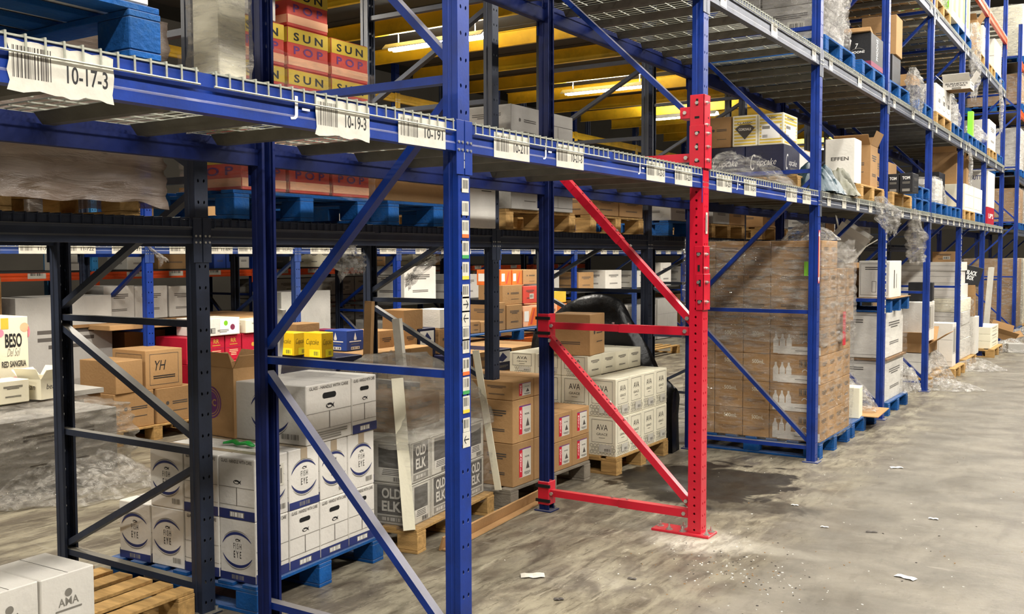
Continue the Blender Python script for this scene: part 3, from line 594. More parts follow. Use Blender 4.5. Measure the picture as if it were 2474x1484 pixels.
# ================================================================ RACKS
def hole_cell(vs,fs,cy,cz,a,b,rx,rz,ang,P):
    n=12; k=len(vs); ca,sa=math.cos(ang),math.sin(ang)
    for i in range(n):
        t=2*math.pi*(i+.5)/n; c,s=math.cos(t),math.sin(t); q=max(abs(c)/a,abs(s)/b)
        vs.append(P(cy+c/q,cz+s/q)); x,y=rx*c,rz*s; vs.append(P(cy+x*ca-y*sa,cz+x*sa+y*ca))
    for i in range(n): j=(i+1)%n; fs.append((k+2*i,k+2*j,k+2*j+1,k+2*i+1))
def cell_corners(vs,fs,cy,cz,a,b,P):
    pass
def column_mesh(name,H,m,w=.078,dp=.070,z0=.0,pair=True,flange=False,mouth=-1,pitch=.1016):
    """C shaped post: web at x=0 outer face, flanges going toward mouth*x, real holes in the web."""
    vs=[];fs=[]
    def quad(P,y0,z0_,y1,z1_): k=len(vs); vs.extend([P(y0,z0_),P(y1,z0_),P(y1,z1_),P(y0,z1_)]); fs.append((k,k+1,k+2,k+3))
    Pw=lambda y,z:(0,y,z)
    nrow=int((H-z0)/pitch); cols=((-.017,.2),(.017,-.2)) if pair else ((0,0),)
    ys=[-w/2,-.029,-.005,.005,.029,w/2] if pair else [-w/2,-.014,.014,w/2]
    def column(P,ys,cols,pitch,rx,rz):
        # solid strips
        seg=[(ys[0],ys[1]),(ys[-2],ys[-1])]+([(ys[2],ys[3])] if len(ys)==6 else [])
        for a,b in seg: quad(P,a,z0,b,H)
        nr=int((H-z0)/pitch)
        for (cy,ang) in cols:
            hw=.012 if len(ys)==6 else (ys[2]-ys[1])/2; hb=min(pitch/2,.014)
            for r in range(nr):
                zc=z0+pitch*(r+.5)
                k=len(vs); n=12
                # ring between hole and rectangle
                q0=[]; 
                for i in range(n):
                    t=2*math.pi*i/n; c,s=math.cos(t),math.sin(t); qq=max(abs(c)/hw,abs(s)/hb)
                    oy,oz=c/qq,s/qq
                    x,y=rx*c,rz*s; vs.append(P(cy+oy,zc+oz)); vs.append(P(cy+x*math.cos(ang)-y*math.sin(ang),zc+x*math.sin(ang)+y*math.cos(ang)))
                for i in range(n): j=(i+1)%n; fs.append((k+2*i,k+2*j,k+2*j+1,k+2*i+1))
                # corner wedges of the ring are covered by thin quads
                for (sy,sz,i0,i1) in((1,1,1,2),(-1,1,4,5),(-1,-1,7,8),(1,-1,10,11)):
                    kk=len(vs); vs.append(P(cy+sy*hw,zc+sz*hb)); fs.append((k+2*i0,kk,k+2*i1))
                if pitch/2>hb:
                    quad(P,cy-hw,zc+hb,cy+hw,zc+pitch/2); quad(P,cy-hw,zc-pitch/2,cy+hw,zc-hb)
            quad(P,cy-hw,z0+nr*pitch,cy+hw,H)
    column(Pw,ys,cols,pitch,.0055,.0085)
    for s in(-1,1):
        Pf=lambda x,z,s=s:(mouth*(x+dp/2),s*w/2,z)
        if flange: column(Pf,[-dp/2,-.013,.013,dp/2],((0,0),),.0508,.0075,.0075)
        else:
            # flange with a shallow stiffening groove
            g=[(0,0),(dp*.35,0),(dp*.42,-.004),(dp*.58,-.004),(dp*.65,0),(dp,0)]
            for (a,da),(b,db) in zip(g,g[1:]):
                k=len(vs); vs+= [(mouth*a,s*(w/2+da),z0),(mouth*b,s*(w/2+db),z0),(mouth*b,s*(w/2+db),H),(mouth*a,s*(w/2+da),H)]; fs.append((k,k+1,k+2,k+3))
        k=len(vs); vs+= [(mouth*dp,s*w/2,z0),(mouth*dp,s*(w/2-.014),z0),(mouth*dp,s*(w/2-.014),H),(mouth*dp,s*w/2,H)]; fs.append((k,k+1,k+2,k+3))
    me=bpy.data.meshes.new(name); me.from_pydata(vs,[],fs); me.materials.append(M[m]); me.update()
    return me
def solid(o,t=.0025):
    md=o.modifiers.new('solid','SOLIDIFY'); md.thickness=t; md.offset=0; return o
CPROF=[(-.018,-.02),(.018,-.02),(.018,-.016),(-.014,-.016),(-.014,.016),(.018,.016),(.018,.02),(-.018,.02)]
BPROF=[(-.016,-.022),(.016,-.022),(.016,.022),(-.016,.022)]
_B={}
def brace(parent,p0,p1,m,big=True,name='brace'):
    k=(tuple(round(v,3) for v in p0),tuple(round(v,3) for v in p1),m)
    if k not in _B: mb=MB(); mb.prism(p0,p1,BPROF,m,(0,1,0) ); _B[k]=mb.mesh('brace')
    return link(name,_B[k],parent)
_cm={}
def post(parent,name,x,mouth,m,H,z0=0,flange=False):
    k=(m,H,z0,mouth,flange)
    if k not in _cm: _cm[k]=column_mesh('post',H,m,z0=z0,mouth=mouth,flange=flange)
    return solid(link(name,_cm[k],parent,(x,0,0)))
_fp={}
def foot(parent,x,m,sx=.13,sy=.12):
    k=(m,sx)
    if k not in _fp: mb=MB(); mb.box((0,0,.005),(sx,sy,.01),m,bev=.002); mb.disc((sx*.33,sy*.33,.01),(0,0,1),.009,.02,'bolt',6); mb.disc((-sx*.33,-sy*.33,.01),(0,0,1),.009,.02,'bolt',6); _fp[k]=mb.mesh('foot_plate')
    return link('foot_plate',_fp[k],parent,(x,0,0))
def frame(x,y,d,H,m,label,group,zs,diag,rear=None):
    """two posts joined by horizontal and diagonal braces; front post web at x"""
    e=empty('upright_frame',(x,y,0)); rear=rear or m
    post(e,'post',0,-1,m,H,.01); post(e,'post',-d,1,rear,H,.01); foot(e,-.035,m); foot(e,-d+.035,rear)
    for z in zs: brace(e,(-.02,0,z),(-d+.02,0,z),m)
    for za,zb in diag: brace(e,(-.05,0,za),(-d+.05,0,zb),m)
    return tag(e,label,'rack upright',group)
ZA=[.12,1.26,2.43,3.6,4.77,5.94]
DA=[(.16,1.20),(2.37,1.32),(2.49,3.54),(4.71,3.66),(4.83,5.88)]
names={-1:'blue rack upright left of the tall near blue one, outside the picture edge',0:'tall near blue rack upright with barcode and arrow stickers down its post',
 2:'blue rack upright beside the wrapped bottle cartons, first beyond the red one',3:'blue rack upright, second beyond the red one',4:'blue rack upright, third beyond the red one',
 5:'blue rack upright, fourth beyond the red one',6:'blue rack upright, fifth beyond the red one',7:'blue rack upright at the far end of the row by the cross aisle'}
FR={}
for i in range(-1,8):
    if i==1: continue
    FR[i]=frame(0,i*S,D,6.6,'blue',names[i],None,ZA,DA,rear='blue_rear')
# --- the repaired frame: blue top, new red lower front post and struts
e=FR[1]=empty('upright_frame',(0,S,0))
solid(link('post',column_mesh('post_up',6.6,'blue',z0=2.40,mouth=-1),e))
rp=solid(link('repair_post',column_mesh('post_red',2.42,'red',z0=.01,mouth=-1,flange=True,w=.088,dp=.082,pitch=.0762),e,(.007,0,0)),.004); rp['label']='new red lower post'
post(e,'post',-D,1,'blue_rear',6.6,.01); foot(e,-D+.035,'blue_rear')
# splice sleeve at the top of the red post and cover plates
def sleeve(z0,z1,w,dp,x,nb,nm='splice_sleeve',slots=True):
    mb=MB(); t=.006
    mb.box((x-t/2,0,(z0+z1)/2),(t,w,z1-z0),'red',bev=.0015)
    for s in(-1,1):
        mb.box((x-dp/2,s*(w/2-t/2),(z0+z1)/2),(dp,t,z1-z0),'red',bev=.0015)
    n=int((z1-z0)/.075)
    for k in range(n):
        z=z0+(k+.5)*(z1-z0)/n
        if k%2: 
            mb.box((x-dp*.5,-w/2-.0005,z),(.014,.002,.04),'dark_hole'); mb.box((x+.0005,.0,z),(.002,.03,.012),'dark_hole')
        else: mb.box((x-dp*.5,-w/2-.0005,z),(.03,.002,.013),'dark_hole'); mb.disc((x,.018,z),(1,0,0),.007,.001,'dark_hole')
    o=mb.obj(nm,e)
    mb=MB()
    for k in range(nb):
        z=z0+.05+k*(z1-z0-.1)/max(1,nb-1); mb=MB(); mb.disc((x,-.02,z),(1,0,0),.011,.012,'bolt',6); mb.disc((x,-.02,z),(1,0,0),.005,.022,'bolt',8); mb.obj('bolt',o)
        if k%2==0: mb=MB(); mb.disc((x-dp*.5,-w/2,z),(0,-1,0),.011,.01,'bolt',6); mb.obj('bolt',o)
sleeve(2.34,2.705,.10,.092,.014,3,'splice_sleeve'); sleeve(2.26,2.52,.115,.10,.022,3,'lower_splice_sleeve')
sleeve(1.52,1.79,.10,.06,.016,3,'cover_plate'); sleeve(1.40,1.62,.106,.05,.020,2,'lower_cover_plate')
mb=MB(); mb.box((-.12,0,.0075),(.38,.15,.015),'red',bev=.002); o=mb.obj('base_plate',e)
mb=MB()
for x,y in((-.28,.0),(-.20,-.045),(-.14,.045),(.045,-.04),(.045,.04),(-.11,-.045)): mb=MB(); mb.disc((x,y,.015),(0,0,1),.022,.004,'bolt',12); mb.disc((x,y,.019),(0,0,1),.012,.014,'bolt',6); mb.disc((x,y,.03),(0,0,1),.006,.02,'bolt',8); mb.obj('anchor_bolt',o)
def strut(p0,p1,nm,slots=0,w=.045):
    mb=MB(); a=Vector(p0);b=Vector(p1); mid=a.lerp(b,.52)
    mb.bar(a,mid,.044,w,'red',(0,1,0)); q=MB(); mb.prism(mid,b,[(-.0255,-w/2-.004),(.0255,-w/2-.004),(.0255,w/2+.004),(-.0255,w/2+.004)],'red',(0,1,0))
    d=(b-a).normalized(); n=Vector((0,-1,0)); L=(b-a).length; up=d.cross(n)
    if up.z<0: up=-up
    for k in range(slots):
        c=mid+d*(L*.44*(k+.5)/slots)
        mb.disc(c+up*(w/2+.004),up,.007,.0008,'dark_hole',8)
    o=mb.obj(nm,e)
    for c in(a+d*.05,b-d*.05):
        mb=MB(); mb.disc(c+n*.028,n,.013,.012,'bolt',6); mb.obj('bolt',o)
    for t in(.47,.57): c=a.lerp(b,t); mb=MB(); mb.disc(c+up*(w/2+.004),up,.009,.01,'bolt',6); mb.obj('bolt',o)
    return o
strut((-D+.04,0,.125),(-.06,0,.125),'bottom_strut'); strut((-.06,0,.17),(-D+.04,0,1.20),'diagonal_strut',16)
strut((-D+.04,0,1.265),(-.06,0,1.265),'middle_strut'); strut((-.06,0,1.31),(-D+.12,0,2.30),'upper_diagonal_strut',8); strut((-D+.04,0,2.33),(-.06,0,2.33),'top_strut')
for z in(.125,1.265): mb=MB(); mb.box((-D+.035,0,z),(.085,.094,.16),'red',bev=.003); mb.box((-D+.035,-.05,z+.05),(.11,.012,.02),'dark_hole'); mb.box((-D+.035,-.05,z-.05),(.11,.012,.02),'dark_hole'); mb.obj('clamp',e)
mb=MB(); mb.box((-.1,0,2.60),(.09,.095,.07),'red',bev=.003); mb.disc((-.11,-.05,2.6),(0,-1,0),.012,.01,'bolt',6); mb.obj('brace_clamp',e)
brace(e,(-.13,0,2.62),(-D+.05,0,3.54),'blue'); 
for z in ZA[3:]: brace(e,(-.02,0,z),(-D+.02,0,z),'blue')
for za,zb in DA[3:]: brace(e,(-.05,0,za),(-D+.05,0,zb),'blue')
mb=MB(); c=Cv(mb,(.012,.005,1.93),(0,1,0),(0,0,1),(1,0,0),.03,.12); c.rect(0,0,.032,.13,'sticker'); c.bars(0,0,.02,.1,'ink',8); s_=mb.obj('barcode_sticker',e)
tag(e,'rack upright rebuilt with bright red lower post, red struts and bolted base plate','rack upright')
# stickers on the near post web
def post_stickers(parent,zs,w=.028,yo=.0):
    for z,kind in zs:
        mb=MB(); h=.052; c=Cv(mb,(.002,yo,z),(0,1,0),(0,0,1),(1,0,0),w,h)
        if kind in('R','L'):
            c.rect(0,0,.05,.062,'sticker'); s=1 if kind=='R' else -1
            c.rect(-.001*s,0,.034,.005,'ink')
            c.poly([(s*.018,0),(s*.006,.016),(s*.001,.016),(s*.012,0),(s*.001,-.016),(s*.006,-.016)],'ink')
            o=mb.obj('arrow_sticker',parent); continue
        c.rect(0,0,.046,.056,'sticker'); c.bars(0,.004,.036,.034,'ink',9,int(z*100))
        if kind: c.rect(0,-.034,.046,.014,{'o':'sticker_orange','g':'sticker_green','y':'sticker_yellow'}[kind])
        o=mb.obj('barcode_sticker',parent)
        if kind: o['label']={'o':'barcode sticker with orange strip','g':'barcode sticker with green strip','y':'barcode sticker with yellow strip'}[kind]
post_stickers(FR[0],[(2.109,'R'),(2.011,''),(1.921,''),(1.846,'o'),(1.764,'g'),(1.681,'y'),(1.593,''),(1.549-.008,'R'),(1.485,'L'),(1.425,''),(1.375,'')
 ,(1.300,'o'),(1.224,'g'),(1.148,'y'),(1.06,''),(1.0,'L')],yo=.006)
post_stickers(FR[1],[(2.09,'R'),(2.01,'')])
for i in(3,5): post_stickers(FR[i],[(2.0-.085*k,'') for k in range(11)])
# load marking strip on first post beyond the red one
mb=MB(); c=Cv(mb,(.002,.0,1.72),(0,1,0),(0,0,1),(1,0,0),.05,.4); c.rect(0,0,.05,.44,'red_board'); c.rect(.008,0,.026,.40,'peach_board'); c.poly([(-.02,-.17),(.02,-.17),(0,-.22)],'ink_white'); c.poly([(-.02,.17),(.02,.17),(0,.22)],'ink_white'); mb.obj('load_sign',FR[2])
# --- beams
_bm={}
def beam_mesh(L,h,m):
    k=(round(L,3),h,m)
    if k not in _bm:
        mb=MB(); p=[(0,0),(0,.028),(-.005,.036),(-.005,h*.58),(0,h*.66),(0,h),(-.026,h),(-.026,h-.038),(-.045,h-.038),(-.045,0)]
        vs=[(x,0,z) for x,z in p]+[(x,L,z) for x,z in p]; n=len(p)
        mb.add(vs,[(i,(i+1)%n,n+(i+1)%n,n+i) for i in range(n)]+[tuple(range(n)),tuple(range(2*n-1,n-1,-1))],m); b=mb.mesh('beam')
        mb=MB(); mb.box((.0035,0,h/2-.04),(.003,.05,h+.1),m,bev=.001); mb.box((-.002,0,h/2),(.012,.05,h*.98),m)
        for z in(-.05,-.02): [mb.disc((.005,y,h/2+z-.0),(1,0,0),.006,.004,'bolt',6) for y in(-.012,.012)]
        _bm[k]=(b,mb.mesh('end_plate'))
    return _bm[k]
def beam(x,y0,y1,z,h,m,label,group=None,flip=False,name='load_beam'):
    L=y1-y0-.08; e=empty(name,(x,y0+.04,z)); 
    if flip: e.rotation_euler=(0,0,math.pi); e.location=(x,y1-.04,z)
    b,p=beam_mesh(L,h,m); link('beam_channel',b,e); link('end_plate',p,e,(.0005,-.012,0)); link('end_plate',p,e,(.0005,L+.012,0))
    return tag(e,label,'shelf beam',group)
def sticker_geom(w,h,txt,seed,torn=False,side=True):
    mb=MB(); c=Cv(mb,(0,0,0),(0,1,0),(0,0,1),(1,0,0),w,h,.0015)
    r=random.Random(seed); pts=[]
    if torn:
        n=14
        for i in range(n+1): pts.append((-w/2+w*i/n,-h/2+r.uniform(0,.006)-.004*math.sin(i)))
        for i in range(4): pts.append((w/2+r.uniform(-.006,.003),-h/2+h*(i+1)/5))
        for i in range(n+1): pts.append((w/2-w*i/n,h/2-(0 if i%3 else .004)))
        for i in range(4): pts.append((-w/2+r.uniform(0,.01),h/2-h*(i+1)/5))
        c.poly(pts,'sticker')
    else: c.rect(0,0,w,h,'sticker')
    if txt:
        c.bars(-w*.27,.08*h,w*.36,h*.62,'ink_soft',20,seed); c.text(txt,w*.24,-.02*h,w*.40,h*.36,'ink',.012)
    else: c.bars(0,.02,w*.7,h*.6,'ink_soft',12,seed)
    return mb
def lab(parent,w,h,y,z,txt,seed,torn=False,x=.0,name='location_label'):
    o=sticker_geom(w,h,txt,seed,torn).obj(name,parent); o.location=(x,y,z)
    if txt: o['label']='white barcode location label reading '+txt
    return o
bayn={-1:'left of the tall near blue upright',0:'between the tall near blue and red uprights',1:'just beyond the red upright',2:'in the second bay beyond the red upright',3:'in the third bay beyond the red upright',4:'in the fourth bay beyond the red upright',5:'in the fifth bay beyond the red upright',6:'in the last bay before the cross aisle'}
FB={}
for i in range(-1,7):
    y0,y1=i*S,(i+1)*S
    for li,(z,h,m,nm) in enumerate(((L1,.112,'blue' if i<2 else 'steel_grey','first'),(L2,.125,'steel_grey','second'),(L3,.125,'steel_grey','third'),(L4,.125,'orange' if i>1 else 'steel_grey','fourth'))):
        if li==3 and i<2: continue
        b=beam(.0,y0,y1,z,h,m,f'{"orange" if m=="orange" else "blue"} front shelf beam at the {nm} level {bayn[i]}',None)
        FB[(i,li)]=b
        beam(-D-.0,y0,y1,z,h,'blue_rear',f'rear shelf beam, {nm} level, {bayn[i]}',None,flip=True)
# location labels on the first level beams (positions along Y)
LB=[(-1,20,278,'10-17-3',True),(-1,762,893,'10-19-3',True),(-1,963,1077,'10-191',False),(0,1194,1280,'10-211',False),(0,1345,1411,'10-21-3',False),(0,1563,1608,'10-23-3',False),(0,1632,1674,'10-231',False),
    (1,1733,1770,'10-251',False),(1,1800,1829,'10-25-3',False),(1,1903,1928,'10-27-3',False),(1,1942,1962,'10-271',False)]
for s,(bay,a,b_,t,torn) in enumerate(LB):
    ya=onX(a,300,.003).y; yb=onX(b_,300,.003).y; P=FB[(bay,0)]
    lab(P,yb-ya,.104 if not torn else .122,(ya+yb)/2-bay*S-.04,.05 if not torn else .045,t,s+3,torn)
for (bay,px) in((-1,725),(0,1322),(0,1549),(1,1785),(1,1901)):   # painted J- marks
    y=onX(px,300,0).y; mb=MB(); c=Cv(mb,(0,0,0),(0,1,0),(0,0,1),(1,0,0),.1,.1,.0015)
    c.text('J-',0,0,.085 if bay<0 else .075,.075,'ink_white',-.005); mb.obj('painted_mark',FB[(bay,0)]).location=(0,y-bay*S-.04,.058)
for bay in range(1,7):
    for li,n in((0,5 if bay>1 else 0),(1,3),(2,2)):
        for k in range(n):
            if li==2 and bay<2: continue
            y=.25+k*(S-.4)/max(1,n-1)*.95; lab(FB[(bay,li)],.11+.03*(k%2),.10,y,.058,None,bay*9+k)
for bay in(0,):
    for k,y in enumerate((.5,1.6)): lab(FB[(bay,1)],.16,.11,y,.06,'10-2%d2'%(1+2*k),30+k)
# --- wire decks
_dk={}
def deck_parts(w,m='wire',fine=True,dp=D):
    m2='galv' if m=='wire' else m
    k=(round(w,3),m,fine,round(dp,3))
    if k in _dk: return _dk[k]
    mb=MB(); p=.05 if fine else .08; n=int(w/p); r=.0032
    x0,x1=.006,-dp-.006
    for i in range(n+1):
        y=-w/2+.01+(w-.02)*i/n
        mb.rod((x0,y,.004),(x1,y,.004),r,m,5); mb.rod((x0,y,.006),(x0+.001,y,-.042),r,m,5)
    for x in [x0-.004-k_*((dp)/10) for k_ in range(11)]: mb.bar((x,-w/2,-.001),(x,w/2,-.001),.005,.005,m)
    mb.rod((x0+.004,-w/2,-.040),(x0+.004,w/2,-.040),r,m,5)
    wire=mb.mesh('wire_mesh')
    mb=MB(); a=(-.052,0,0); pr=[(-.055,-.004),(-.022,-.045),(.022,-.045),(.055,-.004),(.049,-.004),(.020,-.041),(-.020,-.041),(-.049,-.004)]
    mb.prism((-.05,0,-.0),(-dp+.05,0,-.0),pr,m2); ch=mb.mesh('support_channel')
    _dk[k]=(wire,ch); return _dk[k]
def deck(x,y,z,w,label,group,m='wire',fine=True,dp=D,rz=0):
    e=empty('wire_deck',(x,y,z),rz); wi,ch=deck_parts(w,m,fine,dp); link('wire_mesh',wi,e)
    for k in(-1,0,1): link('support_channel',ch,e,(0,k*w*.34,0))
    return tag(e,label,'shelf deck',group)
for i in range(-1,7):
    for li,(z,h,nm) in enumerate(((L1,.112,'first'),(L2,.125,'second'),(L3,.125,'third'),(L4,.125,'fourth'))):
        if li==3 and i<2: continue
        for s in(0,1):
            deck(0,i*S+.04+.61+s*1.22,z+h+.004,1.17,f'{"far" if s else "near"} galvanised wire deck on the {nm} level {bayn[i]}',None,fine=(li==0 or (i>=0 and li==1)))
# --- back to back row
nb={0:'black rack upright with two posts left of the near blue one',1:'black rack upright behind the tall near blue post',2:'black rack upright seen through the red struts'}
Y2=-.03
for i in range(-1,8):
    frame(XB,i*S+Y2,DB,5.2,'navy',nb.get(i,'dark navy rack upright of the back row '+bayn.get(i,'by the cross aisle')),None,[.13,.79,1.41,2.1,2.8,3.5,4.2,4.9],[(.72,.17),(.85,1.36),(2.04,1.47),(2.16,2.74),(3.44,2.86),(3.56,4.14)])
for i in range(-1,7):
    y0,y1=i*S+Y2,(i+1)*S+Y2
    beam(XB,y0,y1,LB1,.112,'navy',f'black front shelf beam of the back row {bayn[i]}')
    beam(XB-DB,y0,y1,LB1,.112,'navy',f'black rear shelf beam of the back row {bayn[i]}',None,flip=True)
    for s in(0,1): deck(XB,y0+.04+.61+s*1.22,LB1+.116,1.17,f'{"far" if s else "near"} dark wire deck of the back row {bayn[i]}',None,'navy',dp=DB)
# --- row across the side aisle
XE=-6.0; YE=[-3.4,-1.2,.95,3.04,5.06,6.9,9.3,11.7,14.1,16.5,18.9]; DE=1.1
for k,y in enumerate(YE):
    frame(XE,y,DE,4.6,'blue' if k%2 else 'blue_steel','blue rack upright across the side aisle, %s from the left'%('first second third fourth fifth sixth seventh eighth ninth tenth eleventh'.split()[k]) ,None,[.15,1.0,1.75,2.6,3.4],[(.2,.95),(1.7,1.05),(1.8,2.55)],rear='navy')
for k,(a,b_) in enumerate(zip(YE,YE[1:])):
    w='zero one two three four five six seven eight nine'.split()[k]
    P=beam(XE,a,b_,1.765,.10,'blue_steel',f'blue shelf beam across the side aisle, bay {w} from the left')
    beam(XE,a,b_,3.75,.11,'yellow_steel',f'yellow top beam across the side aisle, bay {w} from the left')
    beam(XE-DE,a,b_,1.765,.10,'navy',f'dark rear beam across the side aisle, bay {w} from the left',None,flip=True)
    t=[None,None,'11-731','11-712','11-692','11-672','11-651','11-632','11-612','11-592'][k]
    t2=[None,None,'11-722','11-691','11-671','11-652','11-631','11-611','11-591','11-571'][k]
    n=0
    for q,tt in((.18,t),(.42,t2),(.62,t2),(.86,t)):
        lab(P,.33 if k<5 else .24,.10,(b_-a)*q,.05,tt,k*4+n); n+=1
    deck(XE,(a+b_)/2,1.765+.104,b_-a-.12,f'wire deck across the side aisle, bay {w} from the left',None,fine=False,dp=DE)
# --- orange shelf row further back
XO=-8.3
for k,y in enumerate([1.4,4.0,6.5,9.0,11.5,14.0,16.5]):
    frame(XO,y,1.0,4.2,'cyan' if k in(0,1) else 'blue',f'{"light blue" if k<2 else "blue"} upright of the orange shelving at the back, '+'first second third fourth fifth sixth seventh'.split()[k],None,[.3,1.2,2.2,3.2],[(.35,1.15)])
for k,(a,b_) in enumerate(zip([1.4,4.0,6.5,9.0,11.5,14.0],[4.0,6.5,9.0,11.5,14.0,16.5])):
    o_='first second third fourth fifth sixth'.split()[k]
    for z,nm in((1.465,'upper'),(.95,'lower')):
        if z<1 and k not in(2,3): continue
        P=beam(XO,a,b_,z,.09,'orange',f'orange {nm} shelf beam of the back shelving, {o_} bay'); 
        for q in(.2,.45,.7): lab(P,.22,.06,(b_-a)*q,.055,None,k+7)
    mb=MB(); mb.box((XO-.5,(a+b_)/2,1.565),(.98,b_-a-.1,.02),'deck_dark'); tag(mb.obj('shelf_board'),f'dark shelf board on the orange beams, {o_} bay','shelf')
# ================================================================ GOODS
def _bx(zb,L,C,R,top,xf,m,f,r,label,g,op,k):
    yf=k.pop('yf',None)
    a,b,w,d,h=_geo(xf,yf,zb,L,C,R,top,k.get('w',.3),k.get('d',.4),k.get('h',.3)); w,d,h=round(w,3)-.005,round(d,3)-.005,round(h,3)-.002
    return carton(w,d,h,(a-w/2,b+d/2,zb+.001),k.get('rz',0),m,f,r,label,g,None,op)
def _mk(zb,L,C,R,top,xf,m,f,r,label,op=0,**k): return _bx(zb,L,C,R,top,xf,m,f,r,label,None,op,k)
ZG=.144; ZB=1.921; Z1=2.267; Z2=3.424; Z3=4.829
def wh(k): return ['lowest','second','third','fourth','fifth','sixth','seventh','eighth'][k]
def ordl(i): return ['first','second','third','fourth','fifth','sixth'][i]
def place(cx,cy,rz):   # local corner frame -> world
    c,s=math.cos(rz),math.sin(rz); return lambda x,y:(cx+x*c-y*s,cy+x*s+y*c)
# --- eye-logo wine cartons on the blue pallet behind the near upright
rz=math.radians(4); pl=place(-1.306,.088,rz); w,d,h=.243,.238,.306
pallet((*pl(-.50,.49),0),rz,'pallet_blue',1.04,1.02,label='blue wooden pallet carrying the white eye logo wine cartons')
EYE={(0,3,0):('eyes','hand'),(1,3,0):('eye','hand'),(2,3,0):('hand','hand'),(3,3,0):('eyes','handn')}
for k in range(3):
    for i in range(4):
        for j in range(4):
            if k==0 and not(j==0 or i==3): continue
            if k==1 and (i==0 or not(j in(0,1) or i==3)): continue
            if k==2 and not(j>=2 and i==3): continue
            if k==0: f={0:'eyes',1:'eye',2:'hand',3:'eyes'}[i]; r={0:'handn',1:'hand',2:'hand',3:'hand'}[j]
            elif k==1: f={1:'eye',2:'hand',3:'handn'}[i]; r={0:'eyecode',1:'eyes',2:'eye',3:'eye'}[j]
            else: continue
            gx,gy=pl(-(3-i+.5)*w,(j+.5)*d)
            lb=f'white eye-logo carton, {["bottom","middle"][k]} layer, '+(f'{ordl(i)} from the left end of the pallet' if j==0 and i<3 else (f'at the near corner behind the blue post' if j==0 else (f'{ordl(j)} from the near corner along the aisle side' if i==3 else f'inner column {ordl(i)}, row behind the front')))
            carton(w-.006,d-.006,h-.002,(gx,gy,ZG+k*h),rz+R_.uniform(-.01,.01),'fish_white',f,r,lb,'eye logo wine cartons','tape_clear' if k==1 else None)
x2,y2=pl(-.25,.72)
carton(.49,.37,.31,(*pl(-.245,.56),ZG+2*h+.001),rz,'fish_white','eye','handp','wide white eye-logo carton on the top layer of the pallet, nearer one','eye logo wine cartons',None)
carton(.49,.22,.31,(*pl(-.245,.862),ZG+2*h+.001),rz,'fish_white','eye','hand','white eye-logo carton on the top layer of the pallet, farther one','eye logo wine cartons',None)
carton(.25,.3,.10,(*pl(-.85,.80),ZG+2*h+.001 if False else ZG+2*h+.001),rz,'white_board','none',None,'low white carton at the back left of the eye-logo stack',None,None)
carton(.24,.47,h-.002,(*pl(-.85,.72),ZG+h),rz,'fish_white','hand','hand','white eye-logo carton, middle layer, back left of the pallet','eye logo wine cartons',None)
carton(.24,.47,h-.002,(*pl(-.85,.72),ZG),rz,'fish_white','hand','hand','white eye-logo carton, bottom layer, back left of the pallet','eye logo wine cartons',None)
carton(.24,.47,h-.002,(*pl(-.61,.72),ZG+h),rz,'fish_white','hand','hand','white eye-logo carton, middle layer, back centre of the pallet','eye logo wine cartons',None)
carton(.24,.47,h-.002,(*pl(-.61,.72),ZG),rz,'fish_white','hand','hand','white eye-logo carton, bottom layer, back centre of the pallet','eye logo wine cartons',None)
carton(.245,.20,.38,(-1.93,.52,ZG+2*h+.002),math.radians(-4),'kraft','dc','lines','open brown carton with a round purple DC logo on the eye-logo stack',None,None,1)
mb=MB(); mb.tube([(-.10,-.02,.012),(-.05,.01,.02),(0,-.01,.014),(.05,.01,.022),(.1,0,.012)],[.012,.022,.016,.024,.012],'green_tape',8,.5)
o=mb.obj('strapping_coil',smooth=True); o.location=(*pl(-.31,.22),ZG+2*h); tag(o,'shiny green strapping lying on the eye-logo cartons','strap')
# --- cartons bottom left on a raw pallet
pallet((-1.98,-.68,0),math.radians(3),'pallet_wood',.98,1.1,label='raw wooden pallet with bare slats in the bottom left corner')
for j,(yy,nm) in enumerate(((-.765,'nearer the bare slats'),(-1.02,'further from the bare slats'))):
    carton(.34,.25,.262,(-1.685+.0,yy,ZG),math.radians(2),'white_board','crown','crown',f'off-white wine carton with grey crest in the bottom left corner, {nm}','crest wine cartons bottom left',None)
# --- OLD ELK pallet
rz=math.radians(8); pl=place(-1.262,1.262,rz); w,d,h=.27,.24,.25
pallet((*pl(-.47,.50),0),rz,'pallet_wood',.98,1.02,label='raw wooden pallet under the grey OLD ELK cartons')
for k in range(2):
    for i in range(3):
        for j in range(4):
            if not(j==0 or i==2): continue
            lb=f'grey OLD ELK carton, {["bottom","upper"][k]} layer, '+(f'{ordl(i)} along the near side' if j==0 and i<2 else ('at the near corner' if j==0 else f'{ordl(j)} along the aisle side'))
            carton(w-.005,d-.005,h-.002,(*pl(-(2-i+.5)*w-.04,(j+.5)*d+.02),ZG+k*h),rz,'elk_white','elk' if (i+k)%2==0 else 'elk2','elk' if (j+k)%2 else 'elk2',lb,'OLD ELK cartons',None)
carton(.42,.5,.20,(*pl(-.46,.5),ZG+2*h),rz,'kraft_in','lines','lines','brown carton tray under film on top of the OLD ELK stack',None,None)
shell(.90,1.0,.13,.66,(*pl(-.44,.50),0),rz,'film_clear','thin clear film round the lower OLD ELK cartons',None,.006,2,(0,0),False)
shell(.90,1.0,.62,1.10,(*pl(-.44,.50),0),rz,'film_grey','grey stretch wrap gathered over the top of the OLD ELK stack',None,.016,3,(.72,.66),True)
def angle_board(p0,p1,m,wd,label,rzz=0,name='corner_board'):
    mb=MB(); mb.prism(p0,p1,[(0,0),(wd,0),(wd,.006),(.006,.006),(.006,wd),(0,wd)],m,(math.cos(rzz),math.sin(rzz),0)); return tag(mb.obj(name),label,'corner protector')
